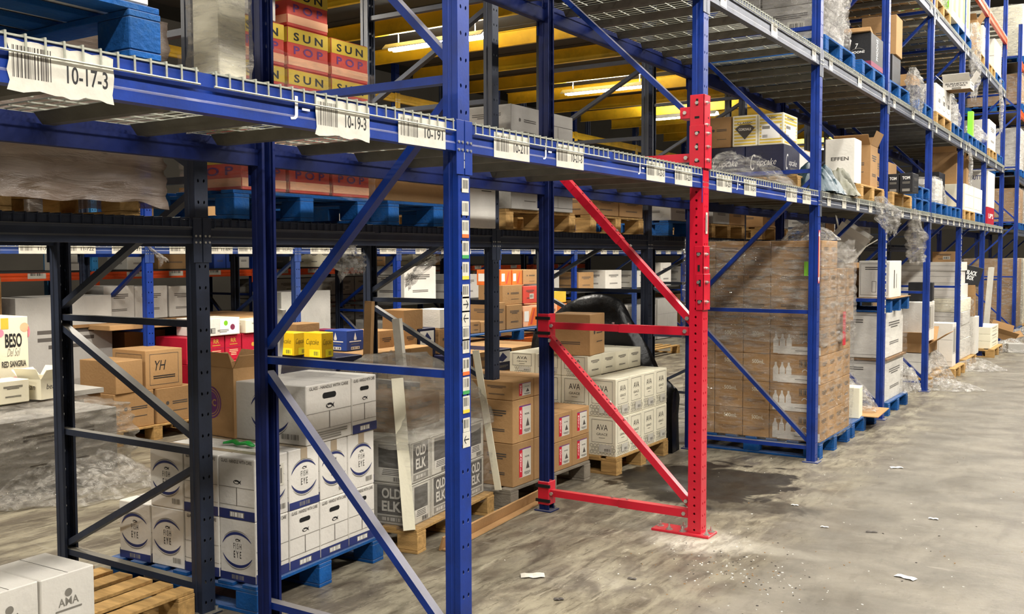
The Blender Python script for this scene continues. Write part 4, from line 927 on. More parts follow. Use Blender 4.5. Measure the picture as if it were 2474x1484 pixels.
angle_board((*pl(.012,-.02),.15),(*pl(-.11,.06),1.02),'cream_board',.07,'white corner board at the near edge of the OLD ELK stack',rz+2.2)
angle_board((*pl(.015,1.03),.15),(*pl(-.10,.93),1.1),'cream_board',.05,'white corner board at the far edge of the OLD ELK stack',rz)
def board(px0,y0,px1,y1,Y,w,m,label,t=.03):
    a=onY(px0,y0,Y);b=onY(px1,y1,Y); mb=MB(); mb.bar(b,a,w,t,m,(0,1,0)); return tag(mb.obj('corner_board'),label,'corner protector')
board(959,770,972,905,1.75,.062,'sticker','pale board standing up from the OLD ELK wrap')
board(893,728,888,905,1.62,.060,'kraft','tall brown cardboard post standing behind the blue brace'); 
board(681,748,668,905,1.2,.045,'paper','white board leaning behind the near blue upright')
mb=MB(); mb.tube([(0,0,0),(0,0,.06)],.24,'film_clear',24); 
o=mb.obj('film_roll'); o.location=(*place(-1.306,.088,math.radians(4))(-.30,.72),ZG+3*.306+.02); o.scale=(.8,.6,1); tag(o,'flat clear film coil lying on the top white carton','plastic wrap')
# --- NOEL cartons
pallet((-1.86,2.93,0),0,'pallet_grey',1.1,1.14,label='weathered pallet under the brown NOEL cartons')
w,d,h=.27,.245,.30
for i in range(3):
    for j in range(4):
        n=3 if (j<2) else (2 if False else 1)
        top=(2 if j>=2 else 3)
        for k in range(top):
            if not(i==0 or j==0 or k==top-1): continue
            if k==2 and False: continue
            hh=.30 if k<2 else .13
            if j>=2: hh=.215
            carton(w-.004,(d+.03)-.004,hh-.002,(-1.33-(i+.5)*w+.0,2.42+(j+.5)*(d+.03),ZG+sum((.30 if j<2 else .215) for _ in range(k))),0,'kraft','lines','noel',f'brown NOEL carton, {wh(k)} layer, {ordl(j)} from the near end, {ordl(i)} back from the aisle','NOEL cartons',None)
# --- AVA GRACE cartons
pallet((-1.68,4.19,0),0,'pallet_wood',1.0,1.0,label='raw wooden pallet under the white AVA GRACE cartons')
w,d,h=.25,.245,.31
for k in range(3):
    for i in range(4):
        for j in range(4):
            if not(j==0 or i==0 or k==2): continue
            if k==2 and i<2 and j==0: pass
            if k==2 and i==0: continue
            if k==1 and i==0 and j==9: continue
            hz=[.31,.31,.17][k]
            carton(w-.005,d-.005,hz-.002,(-1.19-(i+.5)*w,3.70+(j+.5)*d,ZG+[0,.31,.62][k]),0,'cream_board','ava','ava' if k<2 else 'lines',f'white AVA GRACE carton, {wh(k)} layer, {ordl(i)} from the aisle, {ordl(j)} from the near end','AVA GRACE cartons',None)
carton(.34,.34,.33,(-1.62,3.86,ZG+.62+.17),math.radians(8),'kraft','lines','logo','brown carton standing alone on the AVA GRACE stack',None,None)

# black sheet over a tall load
def drape():
    vs=[];fs=[];n=30;m=16
    x0,x1=-2.62,-1.17
    for j in range(m+1):
        for i in range(n+1):
            u=i/n; x=x0+(x1-x0)*u
            zt=1.02+.36*math.sin(math.pi*min(1,max(0,(u-.05)/.8)))**.8 - (.45*max(0,u-.62)/.38)
            v=j/m; # around: floor front -> top -> back
            a=v*math.pi; y=4.83-.10*math.cos(a)*(1+.0*u); z=zt*(math.sin(a)**.35 if 0<v<1 else 0)
            q=Vector((x*3,v*4,2.2)); f=noise.noise(q*1.6)*.025+noise.noise(q*5)*.01
            vs.append((x+ (noise.noise(q*2)*.03),y+f,max(0.003,z*(1+f*.6))))
    for j in range(m):
        for i in range(n): a=j*(n+1)+i; fs.append((a,a+1,a+n+2,a+n+1))
    for s in(0,n): fs.append(tuple(j*(n+1)+s for j in range(m+1)))
    mb=MB(); mb.add(vs,fs,'black_bag'); o=mb.obj('black_sheet',smooth=True); tag(o,'black plastic sheet draped over a load behind the AVA GRACE stack','cover')
drape()
# brown sheet board lying between pallets at the blue post
mb=MB(); mb.box((-1.23,2.05,.045),(.012,1.35,.085),'kraft',Matrix.Rotation(.10,3,'Z')@Matrix.Rotation(.3,3,'Y')); mb.box((-1.205,2.06,.008),(.05,1.35,.008),'kraft',Matrix.Rotation(.10,3,'Z'))
tag(mb.obj('cardboard_sheet'),'bent brown cardboard strip on the floor beside the OLD ELK pallet','cardboard')
# --- wrapped bottle cartons beside the first blue upright beyond the red one
pallet((-.60,5.66,0),0,'pallet_blue',1.2,1.02,label='blue pallet under the tall wrapped bottle cartons')
cols=[(-1.20,-.94),(-.94,-.68),(-.68,-.44),(-.44,.0)]
for k in range(7):
    for i,(a,b) in enumerate(cols):
        carton(b-a-.005,.25-.005,.243,(( a+b)/2,5.15+.125,ZG+k*.245),0,'kraft',('bott' if i==3 else '500') if k<4 else 'lines','lines',f'brown wrapped bottle carton, {wh(k)} layer, near face, {ordl(i)} column from the rear',"wrapped bottle cartons",None)
    for j in range(3):
        if k==6 and j>0: continue
        carton(.43,.25-.005,.243,(-.22+(.012 if k>3 else 0)*j,5.40+j*.25+.125,ZG+k*.245),0,'kraft','500' if k<4 else 'lines','lines',f'brown wrapped bottle carton, {wh(k)} layer, aisle side, {ordl(j+1)} from the near corner',"wrapped bottle cartons",None)
    if k==5: carton(.76,.76,.243,(-.82,5.785,ZG+k*.245),0,'kraft',None,None,'brown carton layer in the middle of the wrapped bottle stack',None,None)
shell(1.22,1.03,.13,1.86,(-.60,5.66,0),0,'film','crinkled stretch wrap round the tall bottle carton stack',None,.014,5,(0,0),False)
shell(1.245,1.06,.98,1.80,(-.605,5.66,0),0,'film_heavy','thick crinkled film band round the upper half of the bottle stack',None,.018,8,(0,0),False)
mb=MB(); c=Cv(mb,(.035,5.66,1.28),(0,1,0),(0,0,1),(1,0,0),.1,.4); c.rect(.1,-.2,.1,.30,'ink_red'); tag(mb.obj('red_tag'),'red paper tag under the film on the aisle side of the bottle stack','tag')
mb=MB(); c=Cv(mb,(-.10,5.098,1.62),(1,0,0),(0,0,1),(0,-1,0),.1,.1); [c.rect(-.03+.012*i,0,.009,.12,'lime') for i in range(6)]; tag(mb.obj('green_label'),'lime green label on the wrapped bottle stack','tag')
heap(.5,.45,.16,(-.25,5.66,ZG+7*.245),0,'film_white','white loose film crumpled on top of the bottle stack',None,4)
heap(1.0,.7,.2,(-2.1,5.65,.0),0,'film_white','pale loose film lying behind the bottle stack',None,5)
# ---- second pallet in that bay: low, with a white carton and film
pallet((-.61,6.80,0),0,'pallet_blue',1.2,1.0,label='blue pallet with one white carton and loose film',parts=True)
boxp(ZG,2040,2064,2082,868,yf=6.75,m='white_board',f='none',r='none',top=None,label='small white carton standing on the low blue pallet') if False else None
carton(.26,.22,.30,(-.16,6.70,ZG),.1,'cream_board','none','none','small white carton on the low blue pallet beside the bottle stack',None,None)
mb=MB(); mb.box((-.18,7.02,ZG+.012),(.6,.5,.008),'kraft',Matrix.Rotation(.05,3,'X')); tag(mb.obj('cardboard_sheet'),'brown cardboard sheet curling on the low blue pallet','cardboard')
heap(.55,.45,.28,(-.22,7.05,ZG+.02),.3,'film_white','loose clear film heaped on the low blue pallet',None,6)
# ---- third bay: big white cartons, pallet on top
pallet((-.60,8.33,0),0,'pallet_blue',1.2,1.04,label='blue pallet under the two big white cartons')
carton(1.1,.95,.44,(-.60,8.33,ZG),0,'white_board','box2','lines','big white carton, lower of two on a blue pallet, second bay past the red post',None,None)
carton(1.1,.95,.50,(-.61,8.33,ZG+.47),0,'white_board','box2','lines','big white carton, upper of two on a blue pallet, second bay past the red post',None,None)
mb=MB(); mb.box((-.6,8.33,ZG+.455),(1.15,1.0,.02),'kraft_in'); tag(mb.obj('cardboard_sheet'),'dark cardboard layer between the two big white cartons','cardboard')
pallet((-.60,8.33,ZG+.972),0,'pallet_blue',1.2,1.0,label='dark blue pallet lying on top of the two big white cartons')
mb=MB(); mb.box((-.58,8.30,1.265),(1.2,1.02,.006),'kraft'); tag(mb.obj('cardboard_sheet'),'brown cardboard sheet on the raised blue pallet','cardboard')
carton(.32,.6,.40,(-.18,8.16,1.27),0,'white_board','box2','vert','white carton standing on edge on the raised blue pallet',None,None)
carton(.42,.5,.38,(-.62,8.15,1.27),0,'kraft','lines','lines','brown carton beside the white one on the raised blue pallet',None,None)
carton(.36,.34,.26,(-.62,8.05,1.72),.2,'white_board','none','none','white carton tipped over on the brown carton',None,None,1,(0,.62,.2))
heap(.5,.5,.45,(-.1,8.82,ZG),0,'film_white','clear film hanging round the white cartons in the second bay past the red post',None,9)
shell(1.16,1.0,ZG,1.08,(-.6,8.33,0),0,'film_clear','thin film round the two big white cartons',None,.01,12,(0,0),False)
# ---- fourth bay
pallet((-.6,10.9,0),0,'pallet_wood',1.2,1.0,label='raw wooden pallet with crushed cartons in the third bay past the red post')
carton(.7,.6,.30,(-.45,10.72,ZG),.06,'white_board','seams','lines','crushed white carton at the foot of the third bay past the red post',None,None)
carton(.8,.6,.12,(-.45,10.74,ZG+.31),.0,'kraft','none','none','flattened brown carton under the large white carton',None,None,1)
carton(.62,.55,.52,(-.40,10.75,ZG+.45),0,'white_board','none','tall','large white carton with printed bottles, third bay past the red post',None,None)
carton(.2,.2,.42,(-.62,10.62,ZG+.45+.53),.1,'white_board','seams','none','narrow open white carton on the large white carton',None,None)
carton(.3,.3,.24,(-.24,10.9,ZG+.45+.53),.1,'black_board','none','none','black carton on the large white carton',None,None)
heap(.8,.7,.42,(-.15,10.75,ZG-.1),.5,'film_white','torn clear film spilling over the wooden pallet, third bay past the red post',None,10)
heap(1.0,.5,.12,(.12,10.4,0),.3,'film_white','torn film trailing on the floor before the wooden pallet',None,11)
pallet((-.5,12.05,0),0,'pallet_wood',1.2,.95,label='raw wooden pallet near the fourth upright past the red post')
carton(.36,.3,.62,(-.15,11.95,ZG),0,'white_board','seams','tall','tall white carton with printed bottles by the fourth upright past the red post',None,None)
# ---- fifth bay: white trays
pallet((-.55,13.5,0),0,'pallet_wood',1.2,1.1,label='raw wooden pallet with loose film under the white trays')
z=ZG
for k,hh in enumerate((.30,.22,.20,.20,.22,.20,.14)):
    carton(.95-.02*(k%2)-.05*(k>4),.9,hh-.004,(-.50-.05*(k>3),13.45,z),.02*(k%3-1),'white_board' if k not in(3,) else 'cream_board','seams','none',f'white tray, {wh(k)} of the stack in the fourth bay past the red post','white tray stack',None); z+=hh
shell(1.0,.98,.2,1.05,(-.5,13.45,0),0,'film','loose film round the white tray stack',None,.03,14,(0,0),False)
carton(.34,.22,.16,(-.30,13.15,z),0,'kraft','lab','none','small brown carton on the white tray stack',None,None)
carton(.26,.3,.5,(-.12,14.1,.75),.1,'kraft','none','none','leaning brown carton behind the white trays',None,None)
carton(.3,.3,.3,(-.12,14.1,1.26),.3,'black_board','black','none','tilted black carton with white lettering behind the white trays',None,None,0,(0,.25,.3))
carton(.34,.34,.6,(-.12,14.1,.145),0,'white_board','none','none','white carton at the bottom behind the trays',None,None)
heap(.9,.5,.15,(.12,12.9,0),.2,'film_white','torn film on the floor before the white tray stack',None,13)
# ---- sixth bay
pallet((-.35,15.6,0),0,'pallet_wood',1.1,1.2,label='raw wooden pallet of flat cartons in the fifth bay past the red post')
for k in range(3):
    carton(.98,1.05,.12,(-.36,15.6,ZG+k*.122),0,'cream_board','none','ups' if k==5 else 'lines',f'flat pale carton with red marks, {wh(k)} on the fifth bay pallet','flat pale cartons',None)
for k in range(5):
    carton(.55,.6,.26,(-.7,16.9,.01+k*.262),0,'navy_board','lines','lines',f'dark blue wrapped carton, {wh(k)} in the fifth bay stack','dark blue wrapped cartons',None)
shell(.58,.63,.0,1.33,(-.7,16.9,0),0,'film','glossy film round the dark blue cartons',None,.015,15,(0,0),False)
mb=MB(); mb.box((-.15,17.0,.75),(.05,.45,1.5),'sticker',Matrix.Rotation(.06,3,'Y')); tag(mb.obj('foam_board'),'tall white foam board leaning by the last upright','board')
heap(.9,.8,.2,(.25,16.4,0),.2,'film_white','white film and scraps on the floor near the last upright',None,17)
carton(.28,.25,.16,(.38,16.25,0),.4,'grey_board','none','none','small grey carton lying in the aisle near the last upright',None,None)
carton(.4,.3,.1,(.1,16.9,.22),.4,'kraft','none','none','brown open carton tipped on the scraps near the last upright',None,None,1,(.3,.3,.4))
# ================================================================ first level goods, front row
def hn(n): return 'at the first level '+n
# left: double pallet end and wrapped tower
pallet((-.62,-1.95,Z1),0,'pallet_blue',1.2,1.12,label='blue pallet on the wire deck above the 10-17-3 label')
for i in range(3):
    carton(.38,.36,.36,(-.22-.39*i,-1.60,Z1+.145),0,'white_board','lines','lines',f'white carton on the upper left blue pallet, {ordl(i)} back from the beam','white cartons on the upper left pallet',None)
    carton(.38,.36,.36,(-.22-.39*i,-2.2,Z1+.145),0,'royal_board','lines','lines',f'blue carton on the upper left blue pallet, {ordl(i)} back from the beam','blue cartons on the upper left pallet',None)
carton(.15,.15,1.0,(-.98,-.36,Z1),.05,'cream_board','none','none','tall pale carton inside grey film left of the near rear post',None,None)
shell(.17,.17,Z1,Z1+1.05,(-.98,-.36,0),.05,'film_heavy','tall narrow film wrapped column above the first level beam',None,.012,21,(-.12,-.12),True)
# back row, first level
mb=MB()
pallet((-2.14,-.95,ZB),0,'pallet_wood',1.06,1.3,label='wooden pallet under the brown wrapped load at the left')
for i in range(2):
    for j in range(2):
        for k in range(2): carton(.5,.62,.34,(-1.88-.52*i,-1.25+.64*j,ZB+.145+.345*k),0,'kraft','lines','lines',f'brown carton inside the dark wrapped load, {["near","far"][i]} side, {["left","right"][j]} half, {["lower","upper"][k]} row','brown wrapped load cartons',None)
shell(1.12,1.42,ZB+.05,ZB+.90,(-2.12,-.92,0),0,'film_brown','dull brown wrapped load under the first level at the left',None,.02,22,(0,0),False)
pallet((-2.05,.66,ZB),0,'pallet_blue',1.1,1.0,label='blue pallet under the red and yellow SUN POP cartons')
for k in range(5):
    for j in range(3):
        if k==4 and j!=1: continue
        hh=.22
        carton(.42,.30,.215,(-1.72,.37+j*.325,ZB+.145+k*.217),0,'coral_board','sun','sun' if k in(2,3) or True else 'lines',f'red and yellow SUN POP carton, {wh(k)} layer, {ordl(j)} from the near end','SUN POP cartons',None)
shell(.45,1.0,ZB+.14,ZB+.86,(-1.72,.70,0),0,'film_clear','thin film round the SUN POP cartons',None,.006,23,(0,0),False)
carton(.26,.25,.24,(-1.64,.34,ZB+.146+4*.217),0,'white_board','lab','lab','small white carton on top of the SUN POP stack',None,None)
carton(.42,.55,.9,(-2.2,.9,ZB+.145),0,'kraft','none','none','tall brown carton behind the SUN POP stack',None,None)
carton(.5,.55,.13,(-1.85,1.52,ZB+.6),0,'kraft_in','none','none','open brown tray right of the SUN POP stack',None,None) if False else None
pallet((-2.05,1.82,ZB),0,'pallet_blue',1.1,.98,label='blue pallet of brown trays right of the SUN POP stack')
carton(.9,.9,.45,(-2.0,1.80,ZB+.145),0,'kraft','lines','lines','wide brown carton right of the SUN POP stack',None,None)
pallet((-2.05,3.1,ZB),0,'pallet_wood',1.1,1.0,label='wooden pallet under the white cartons behind the first level beam')
for i,(ya,yb,hh,f) in enumerate(((2.19,2.80,.86,'lines'),(2.82,3.02,.84,'none'))): pass
for k in range(3):
    carton(.40,.50,.265,(-1.68,2.47,ZB+k*.267),0,'white_board','lines','logo' if k==2 else 'lines',f'white wine carton, {wh(k)} in the stack behind the 10-211 label','white wine cartons',None) if False else None
for k in range(3):
    for j,(yy,dd) in enumerate(((2.52-.02,.0),(3.0,.0),(3.42,.0))):
        hz=.245
        carton(.42,.44 if j else .4,hz-.003,(-1.69,(2.84,3.30,3.30)[j] if j else 2.84,ZB+.145+k*hz),0,'grey_board','lines','logo' if j==0 else 'seams',f'pale grey carton, {wh(k)} layer, {["nearer","farther"][min(j,1)]} stack behind the 10-211 label','pale grey cartons behind the beam',None) if j<2 else None
carton(.35,.30,.62,(-1.66,2.30,ZB),0,'white_board','none','logo','tall white carton just behind the tall near blue post',None,None)
for n,(yy,m,dsc) in enumerate(((4.35,'pallet_wood','wooden'),(5.9,'pallet_blue','blue'),(7.0,'pallet_wood','wooden'),(8.6,'pallet_wood','wooden'),(10.8,'pallet_blue','blue'),(13.0,'pallet_wood','wooden'))):
    pallet((-2.05,yy,ZB),0,m,1.1,1.0,label=f'{dsc} pallet on the back row first level, {ordl(n)} beyond the grey cartons',parts=n<3)
    hs=R_.uniform(.25,.4)
    for j in range(2):
        carton(.45,.46,hs if n else .16,(-1.72,yy-.24+.48*j,ZB+.145),R_.uniform(-.05,.05),R_.choice(['kraft','grey_board','kraft']),'lines','lines',f'{"low " if n==0 else ""}carton on the back row first level, {ordl(n)} pallet, {["near","far"][j]} one',None,None)
# second bay: cordials and dark cupcake cartons
pallet((-.70,5.62,Z1),0,'pallet_wood',.98,.98,label='wooden pallet under the dark Cupcake cartons beyond the red post')
for i,(x,nm) in enumerate(((-.525,'right hand one'),(-.87,'left hand one'))): carton(.34,.46,.275,(x,5.44,Z1+.145),0,'navy_board','cup','cup',f'dark blue Cupcake wine carton beyond the red post, {nm}',None,None)
carton(.68,.44,.275,(-.70,5.91,Z1+.145),0,'white_board','none','none','white carton behind the dark Cupcake cartons',None,None)
for i,(x,m,f,lb) in enumerate(((-.475,'cream_board','cord2','white and yellow striped carton with printed panel on the dark Cupcake cartons'),(-.705,'cream_board','cord','yellow striped CORDIALS carton with black diamond'),(-.945,'kraft','logo','brown carton left of the CORDIALS carton'))):
    carton(.225,.40,.27,(x,5.42,Z1+.145+.277),0,m,f,f,lb,None,None)
heap(.9,.55,.26,(-.55,4.75,Z1),.1,'film','loose clear film bunched on the first level just beyond the red post',None,31)
heap(.5,.9,.28,(-.25,6.2+.5,Z1),0,'camo_bag','loose film and paper on the first level beside the second blue upright',None,32) if False else None
heap(.45,.8,.22,(-.22,6.15,Z1),0,'film_white','white film bunched on the first level over the barcode labels',None,33)
for n,(yy,xx) in enumerate(((5.42,-.16),(5.80,-.20),(6.15,-.16))):
    heap(.42,.46,.24,(xx,yy,Z1),.2*n,'teal_bag' if n!=2 else 'camo_bag',['dark teal bag right behind the first upright beyond the red one','dark teal bag, middle one of the bagged heap on the first level','camouflage pattern bag at the far side of the bagged heap'][n],None,34+n,'bagged_goods','bag',.5,30,2.2)
carton(.27,.30,.42,(-.18,6.50,Z1+.145),.03,'white_board','effen','none','white EFFEN carton standing behind the teal bags',None,None)
carton(.34,.38,.42,(-.22,7.18,Z1+.145),.04,'kraft','logo','lines','tall open brown carton on a wooden pallet beyond the EFFEN carton',None,None,1)
carton(.30,.40,.36,(-.72,6.8,Z1+.145),.0,'kraft','lines','lines','brown carton behind the EFFEN carton',None,None)
pallet((-.60,6.95,Z1),0,'pallet_wood',1.2,1.0,label='wooden pallet under the tall open brown carton and EFFEN carton')
pallet((-.60,8.36,Z1),0,'pallet_wood',1.2,1.05,label='wooden pallet under the black TOM cartons',parts=True)
_mk(Z1+.145,2168,2200,None,415,None,'black_board','tom','lines','black TOM carton, aisle side one of the pair',yf=8.12,d=.34)
_mk(Z1+.145,2138,2167,None,418,None,'black_board','tom','lines','black TOM carton, rear side one of the pair',yf=8.12,d=.34)
carton(.5,.4,.5,(-.60,8.7,Z1+.145),0,'kraft','lines','lines','brown carton behind the black TOM cartons',None,None)
pallet((-.60,9.52,Z1),0,'pallet_blue',1.2,.98,label='blue pallet behind the black TOM cartons, lower of two',parts=True)
pallet((-.60,9.52,Z1+.144),0,'pallet_blue',1.2,.98,label='blue pallet behind the black TOM cartons, upper of two',parts=True)
carton(.7,.5,.3,(-.7,9.5,Z1+.29),0,'kraft','lines','none','brown carton on the doubled blue pallets',None,None)
pallet((-.60,10.87,Z1),0,'pallet_blue',1.2,1.0,label='blue pallet under the film wrapped labelled carton, first level',parts=True)
carton(.50,.55,.32,(-.30,10.95,Z1+.145),0,'white_board','lab','seams','white carton with black label lines inside thick film, first level',None,None)
shell(.56,.60,Z1+.14,Z1+.50,(-.30,10.95,0),0,'film_white','thick white film bag round the labelled carton',None,.02,41,(.2,.2),True)
carton(.8,.5,.5,(-.6,12.1,Z1+.145),0,'black_board','none','none','dark carton behind the film wrapped white carton',None,None)
pallet((-.60,12.05,Z1),0,'pallet_blue',1.2,.9,label='blue pallet under the dark carton, first level',parts=False)
pallet((-.60,13.4,Z1),0,'pallet_wood',1.2,1.1,label='wooden pallet under the pale cartons near the row end, first level',parts=False)
pallet((-.60,14.5,Z1),0,'pallet_blue',1.2,.98,label='blue pallet of pale cartons before the last bay, first level',parts=False)
for j in range(2):
    carton(.50,.9,.40,(-.28,13.5+1.0*j,Z1+.145),0,'cream_board','none','seams',f'pale carton low on the first level near the row end, {["nearer","farther"][j]} one',None,None)
    carton(.42,.6,.50,(-.40,13.5+1.0*j,Z1+.547),.05,'kraft','none','none',f'open brown carton on the pale ones near the row end, {["nearer","farther"][j]} one',None,None,1)
carton(.30,.9,.62,(-.18,16.1,Z1+.30),0,'white_board','sutt','none','white SUTTER carton standing tall at the row end',None,None)
carton(.30,.9,.30,(-.18,16.1,Z1),0,'white_board','ups','ups','low carton with white lettering under the tall white one at the row end',None,None) if False else carton(.30,.9,.30,(-.18,16.1,Z1),0,'red_board','ups','ups','red carton with white lettering under the white one at the row end',None,None)
# ================================================================ second level goods
pallet((-.60,5.66,Z2),0,'pallet_blue',1.2,1.0,label='blue pallet under the film wrapped load, second level')
for i in range(2):
    for k in range(2): carton(.5,.8,.30,(-.34-.52*i,5.70,Z2+.145+.302*k),0,'grey_board','lab','lines',f'grey carton in the wrapped load, second level, {["aisle","rear"][i]} side, {["lower","upper"][k]}','grey wrapped cartons, second level',None)
shell(1.08,.86,Z2+.13,Z2+.80,(-.60,5.70,0),0,'film_heavy','milky film round the grey cartons on the second level',None,.02,51,(0,0),True)
carton(.20,.3,.12,(-.10,6.0,Z2+.81),0,'kraft','none','none','small brown carton on top of the milky wrapped load',None,None)
rag([(-.04,5.40,Z2+.78),(-.01,5.42,Z2+.45),(-.03,5.42,Z2+.16)],[.16,.24,.20],'film_white','white film sack hanging beside the milky wrapped load',None,3)
pallet((-.60,6.90,Z2),.01,'pallet_blue',1.2,1.0,label='worn blue pallet under the black 7 MOONS carton')
pallet((-.60,8.12,Z2),-.01,'pallet_blue',1.2,1.02,label='worn blue pallet right of the black 7 MOONS carton')
boxp(Z2+.145,2030,2095,2124,68,xf=-.01,m='black_board',f='moon',r='moonv',label='black 7 MOONS wine carton with plum base band',top_=0) if False else _mk(Z2+.145,2030,2095,2124,68,-.01,'black_board','moon','moonv','black 7 MOONS wine carton with plum base band')
carton(.34,.30,.04,(-.20,6.9,onX(2095,68,-.01).z+.003),.15,'kraft','none','none','flat brown cardboard on the 7 MOONS carton',None,None)
carton(.40,.42,.31,(-.24,8.12,Z2+.145),0,'black_board','crest','lines','black carton under the brown one, second level past the 7 MOONS carton',None,None)
carton(.36,.34,.42,(-.20,8.14,Z2+.457),.02,'kraft','logo','none','brown carton on the black carton, second level',None,None)
rag([(.02,8.66,Z2+.42),(.05,8.72,Z2+.2),(.06,8.76,Z2-.08)],[.08,.20,.10],'film_white','white film sack hanging off the second level beyond the 7 MOONS carton',None,4)
pallet((-.60,9.62,Z2),0,'pallet_blue',1.2,.92,label='bright blue pallet under the navy mountain carton, second level')
carton(.5,.55,.19,(-.30,9.62,Z2+.145),0,'navy_board','mtn','lines','low navy carton with a mountain sign, second level',None,'white_board')
carton(.45,.5,.14,(-.34,9.62,Z2+.337),0,'kraft','none','none','brown carton on the low navy carton',None,None)
pallet((-.60,10.95,Z2),0,'pallet_wood',1.2,1.15,label='wooden pallet under the circle print carton, second level',parts=True)
carton(.9,1.15,.36,(-.46,10.95,Z2+.145),0,'white_board','lines','circ','white carton printed with three circles, second level',None,None)
_mk(Z2+.51,2267,2334,None,183,None,'white_board','burn','lines',"white BURNETT'S FLAVORS carton on the circle print carton, second level",yf=11.1,d=.35,op=1)
shell(.40,.5,Z2+.14,Z2+.62,(-.22,12.05,0),0,'film_white','white film cone beside the circle print carton',None,.03,52,(.5,.5),True)
pallet((-.60,12.15,Z2),0,'pallet_blue',1.2,.9,label='blue pallet under the white film cone, second level',parts=False)
pallet((-.60,13.5,Z2),0,'pallet_blue',1.2,1.0,label='blue pallet under the film draped carton, second level',parts=False)
carton(.5,.5,.46,(-.4,13.4,Z2+.145),0,'white_board','lines','lines','white carton in thin film, second level near the row end',None,None)
carton(.08,.12,.42,(-.08,13.85,Z2+.145),0,'lime','none','none','narrow lime green box beside the white film, second level',None,None)
heap(.5,.6,.3,(-.15,14.5,Z2+.145),0,'film_white','white film draped over the blue pallet near the row end, second level',None,53)
pallet((-.60,14.6,Z2),0,'pallet_blue',1.2,.9,label='blue pallet before the last bay, second level',parts=False)
pallet((-.60,16.0,Z2),0,'pallet_wood',1.2,1.0,label='wooden pallet at the row end, second level',parts=False)
for i in range(3): carton(.28,.9,.50,(-.16-.3*i,16.0,Z2+.145),0,'white_board' if i!=1 else 'grey_board','none','lines',f'tall pale carton at the row end, second level, {ordl(i)} back from the aisle','tall pale cartons at the row end',None)
pallet((-.60,17.0,Z2),0,'pallet_blue',1.2,.8,label='last blue pallet at the row end, second level',parts=False)
rag([(.02,13.0,Z2),(.05,13.05,Z2-.35),(.04,13.0,Z2-.7)],[.03,.06,.04],'film_white','thin film strip hanging from the second level near the row end',None,6)
# third level goods
pallet((-.60,10.75,Z3),0,'pallet_wood',1.2,1.1,label='wooden pallet under white film, third level',parts=True)
shell(.5,.5,Z3+.14,Z3+.7,(-.3,10.85,0),0,'film_white','white wrapped load left of the green striped carton',None,.04,61,(.1,.1),True)
pallet((-.60,12.55,Z3),0,'pallet_blue',1.2,1.3,label='blue pallet under the green striped carton, third level',parts=True)
carton(.7,1.6,.62,(-.36,12.25,Z3+.145),0,'cream_board','green','green','white carton with bright green stripes, third level',None,None)
rag([(.03,13.2,Z3+.4),(.05,13.2,Z3),(.05,13.25,Z3-.5),(.04,13.2,Z3-.7)],[.12,.18,.14,.08],'film_white','long white film strip hanging from the third level',None,8)
carton(.30,.4,.5,(-.20,14.3,Z3+.145),0,'kraft','none','none','open brown carton, third level',None,None,1)
carton(.34,.8,.55,(-.22,15.2,Z3+.145),0,'white_board','none','lines','white carton, third level beside the open brown one',None,None)
pallet((-.60,14.2,Z3),0,'pallet_wood',1.2,.98,label='wooden pallet under the open brown carton, third level',parts=False)
pallet((-.60,15.6,Z3),0,'pallet_wood',1.2,.9,label='wooden pallet under the white carton, third level',parts=False)
pallet((-.60,16.8,Z3),0,'pallet_blue',1.2,1.1,label='blue pallet at the row end, third level',parts=False)
for k in range(2): carton(.8,1.0,.30,(-.45,16.8,Z3+.145+.305*k),0,'white_board','lines','seams',f'white carton at the row end, third level, {["lower","upper"][k]}','white cartons at the row end, third level',None)
rag([(.03,16.5,Z3+.05),(.06,16.5,Z3-.5),(.05,16.55,Z3-.9)],[.04,.07,.05],'film_white','narrow film strip hanging from the third level at the row end',None,9)
for i in range(-1,4):  # stock added above the view to keep lamp light off the bays below
    for s in(0,1):
        pallet((-.6,i*S+.68+s*1.16,Z3),0,'pallet_wood',1.2,1.1,label=f'added light-blocking wooden pallet {bayn[i]}, {["near","far"][s]} half',parts=False)
        carton(1.1,1.05,(1.1-.3*((i+s)%2) if i<2 else .6),(-.6,i*S+.68+s*1.16,Z3+.145),0,'kraft','seams','seams',f'added light-blocking brown carton {bayn[i]}, {["near","far"][s]} half',None,None,name='blocker_carton')
# film scraps hanging under the first level
rag([(.02,7.05,Z1+.05),(.10,7.15,Z1-.12),(.14,7.2,Z1-.32)],[.12,.26,.10],'film_white','torn film tongue hanging below the first level beam',None,10)
rag([(.02,8.9,Z1),(.04,8.95,Z1-.35),(.05,8.95,Z1-.62)],[.03,.22,.20],'film_heavy','clear bag hanging below the first level beam',None,11)
# ================================================================ across the side aisle and beyond
# left wrapped pile in the side aisle
carton(.85,.95,.50,(-4.80,1.02,.08),0,'grey_board','lines','lines','grey carton inside the slumped film pile at the left',None,None)
heap(1.5,1.45,.30,(-4.62,1.10,0),0,'film_white','crumpled film spread on the floor round the left pile',None,70)
shell(.95,1.05,.02,.62,(-4.80,1.02,0),0,'film_heavy','slumped clear film load on the floor at the left',None,.05,71,(.05,.05),True,flare=.35)
mb=MB(); mb.box((-5.45,1.25,.62),(.8,1.2,.04),'grey_board'); mb.box((-5.45,1.25,.58),(.78,1.15,.03),'kraft_in'); tag(mb.obj('cardboard_stack'),'flattened cardboard lying behind the slumped film load','cardboard')
carton(.7,.9,.26,(-5.45,1.25,.30),0,'black_board','lines','bat','black BATCH carton behind the slumped film load',None,None)
carton(.9,1.0,.28,(-5.5,1.25,.01),0,'kraft','lines','lines','brown carton under the black BATCH carton',None,None)
_bx(.655,None,-8,66,768,-5.15,'cream_board','beso','beso','BESO Del Sol RED SANGRIA carton with pink and yellow dots',None,0,{'w':.4})
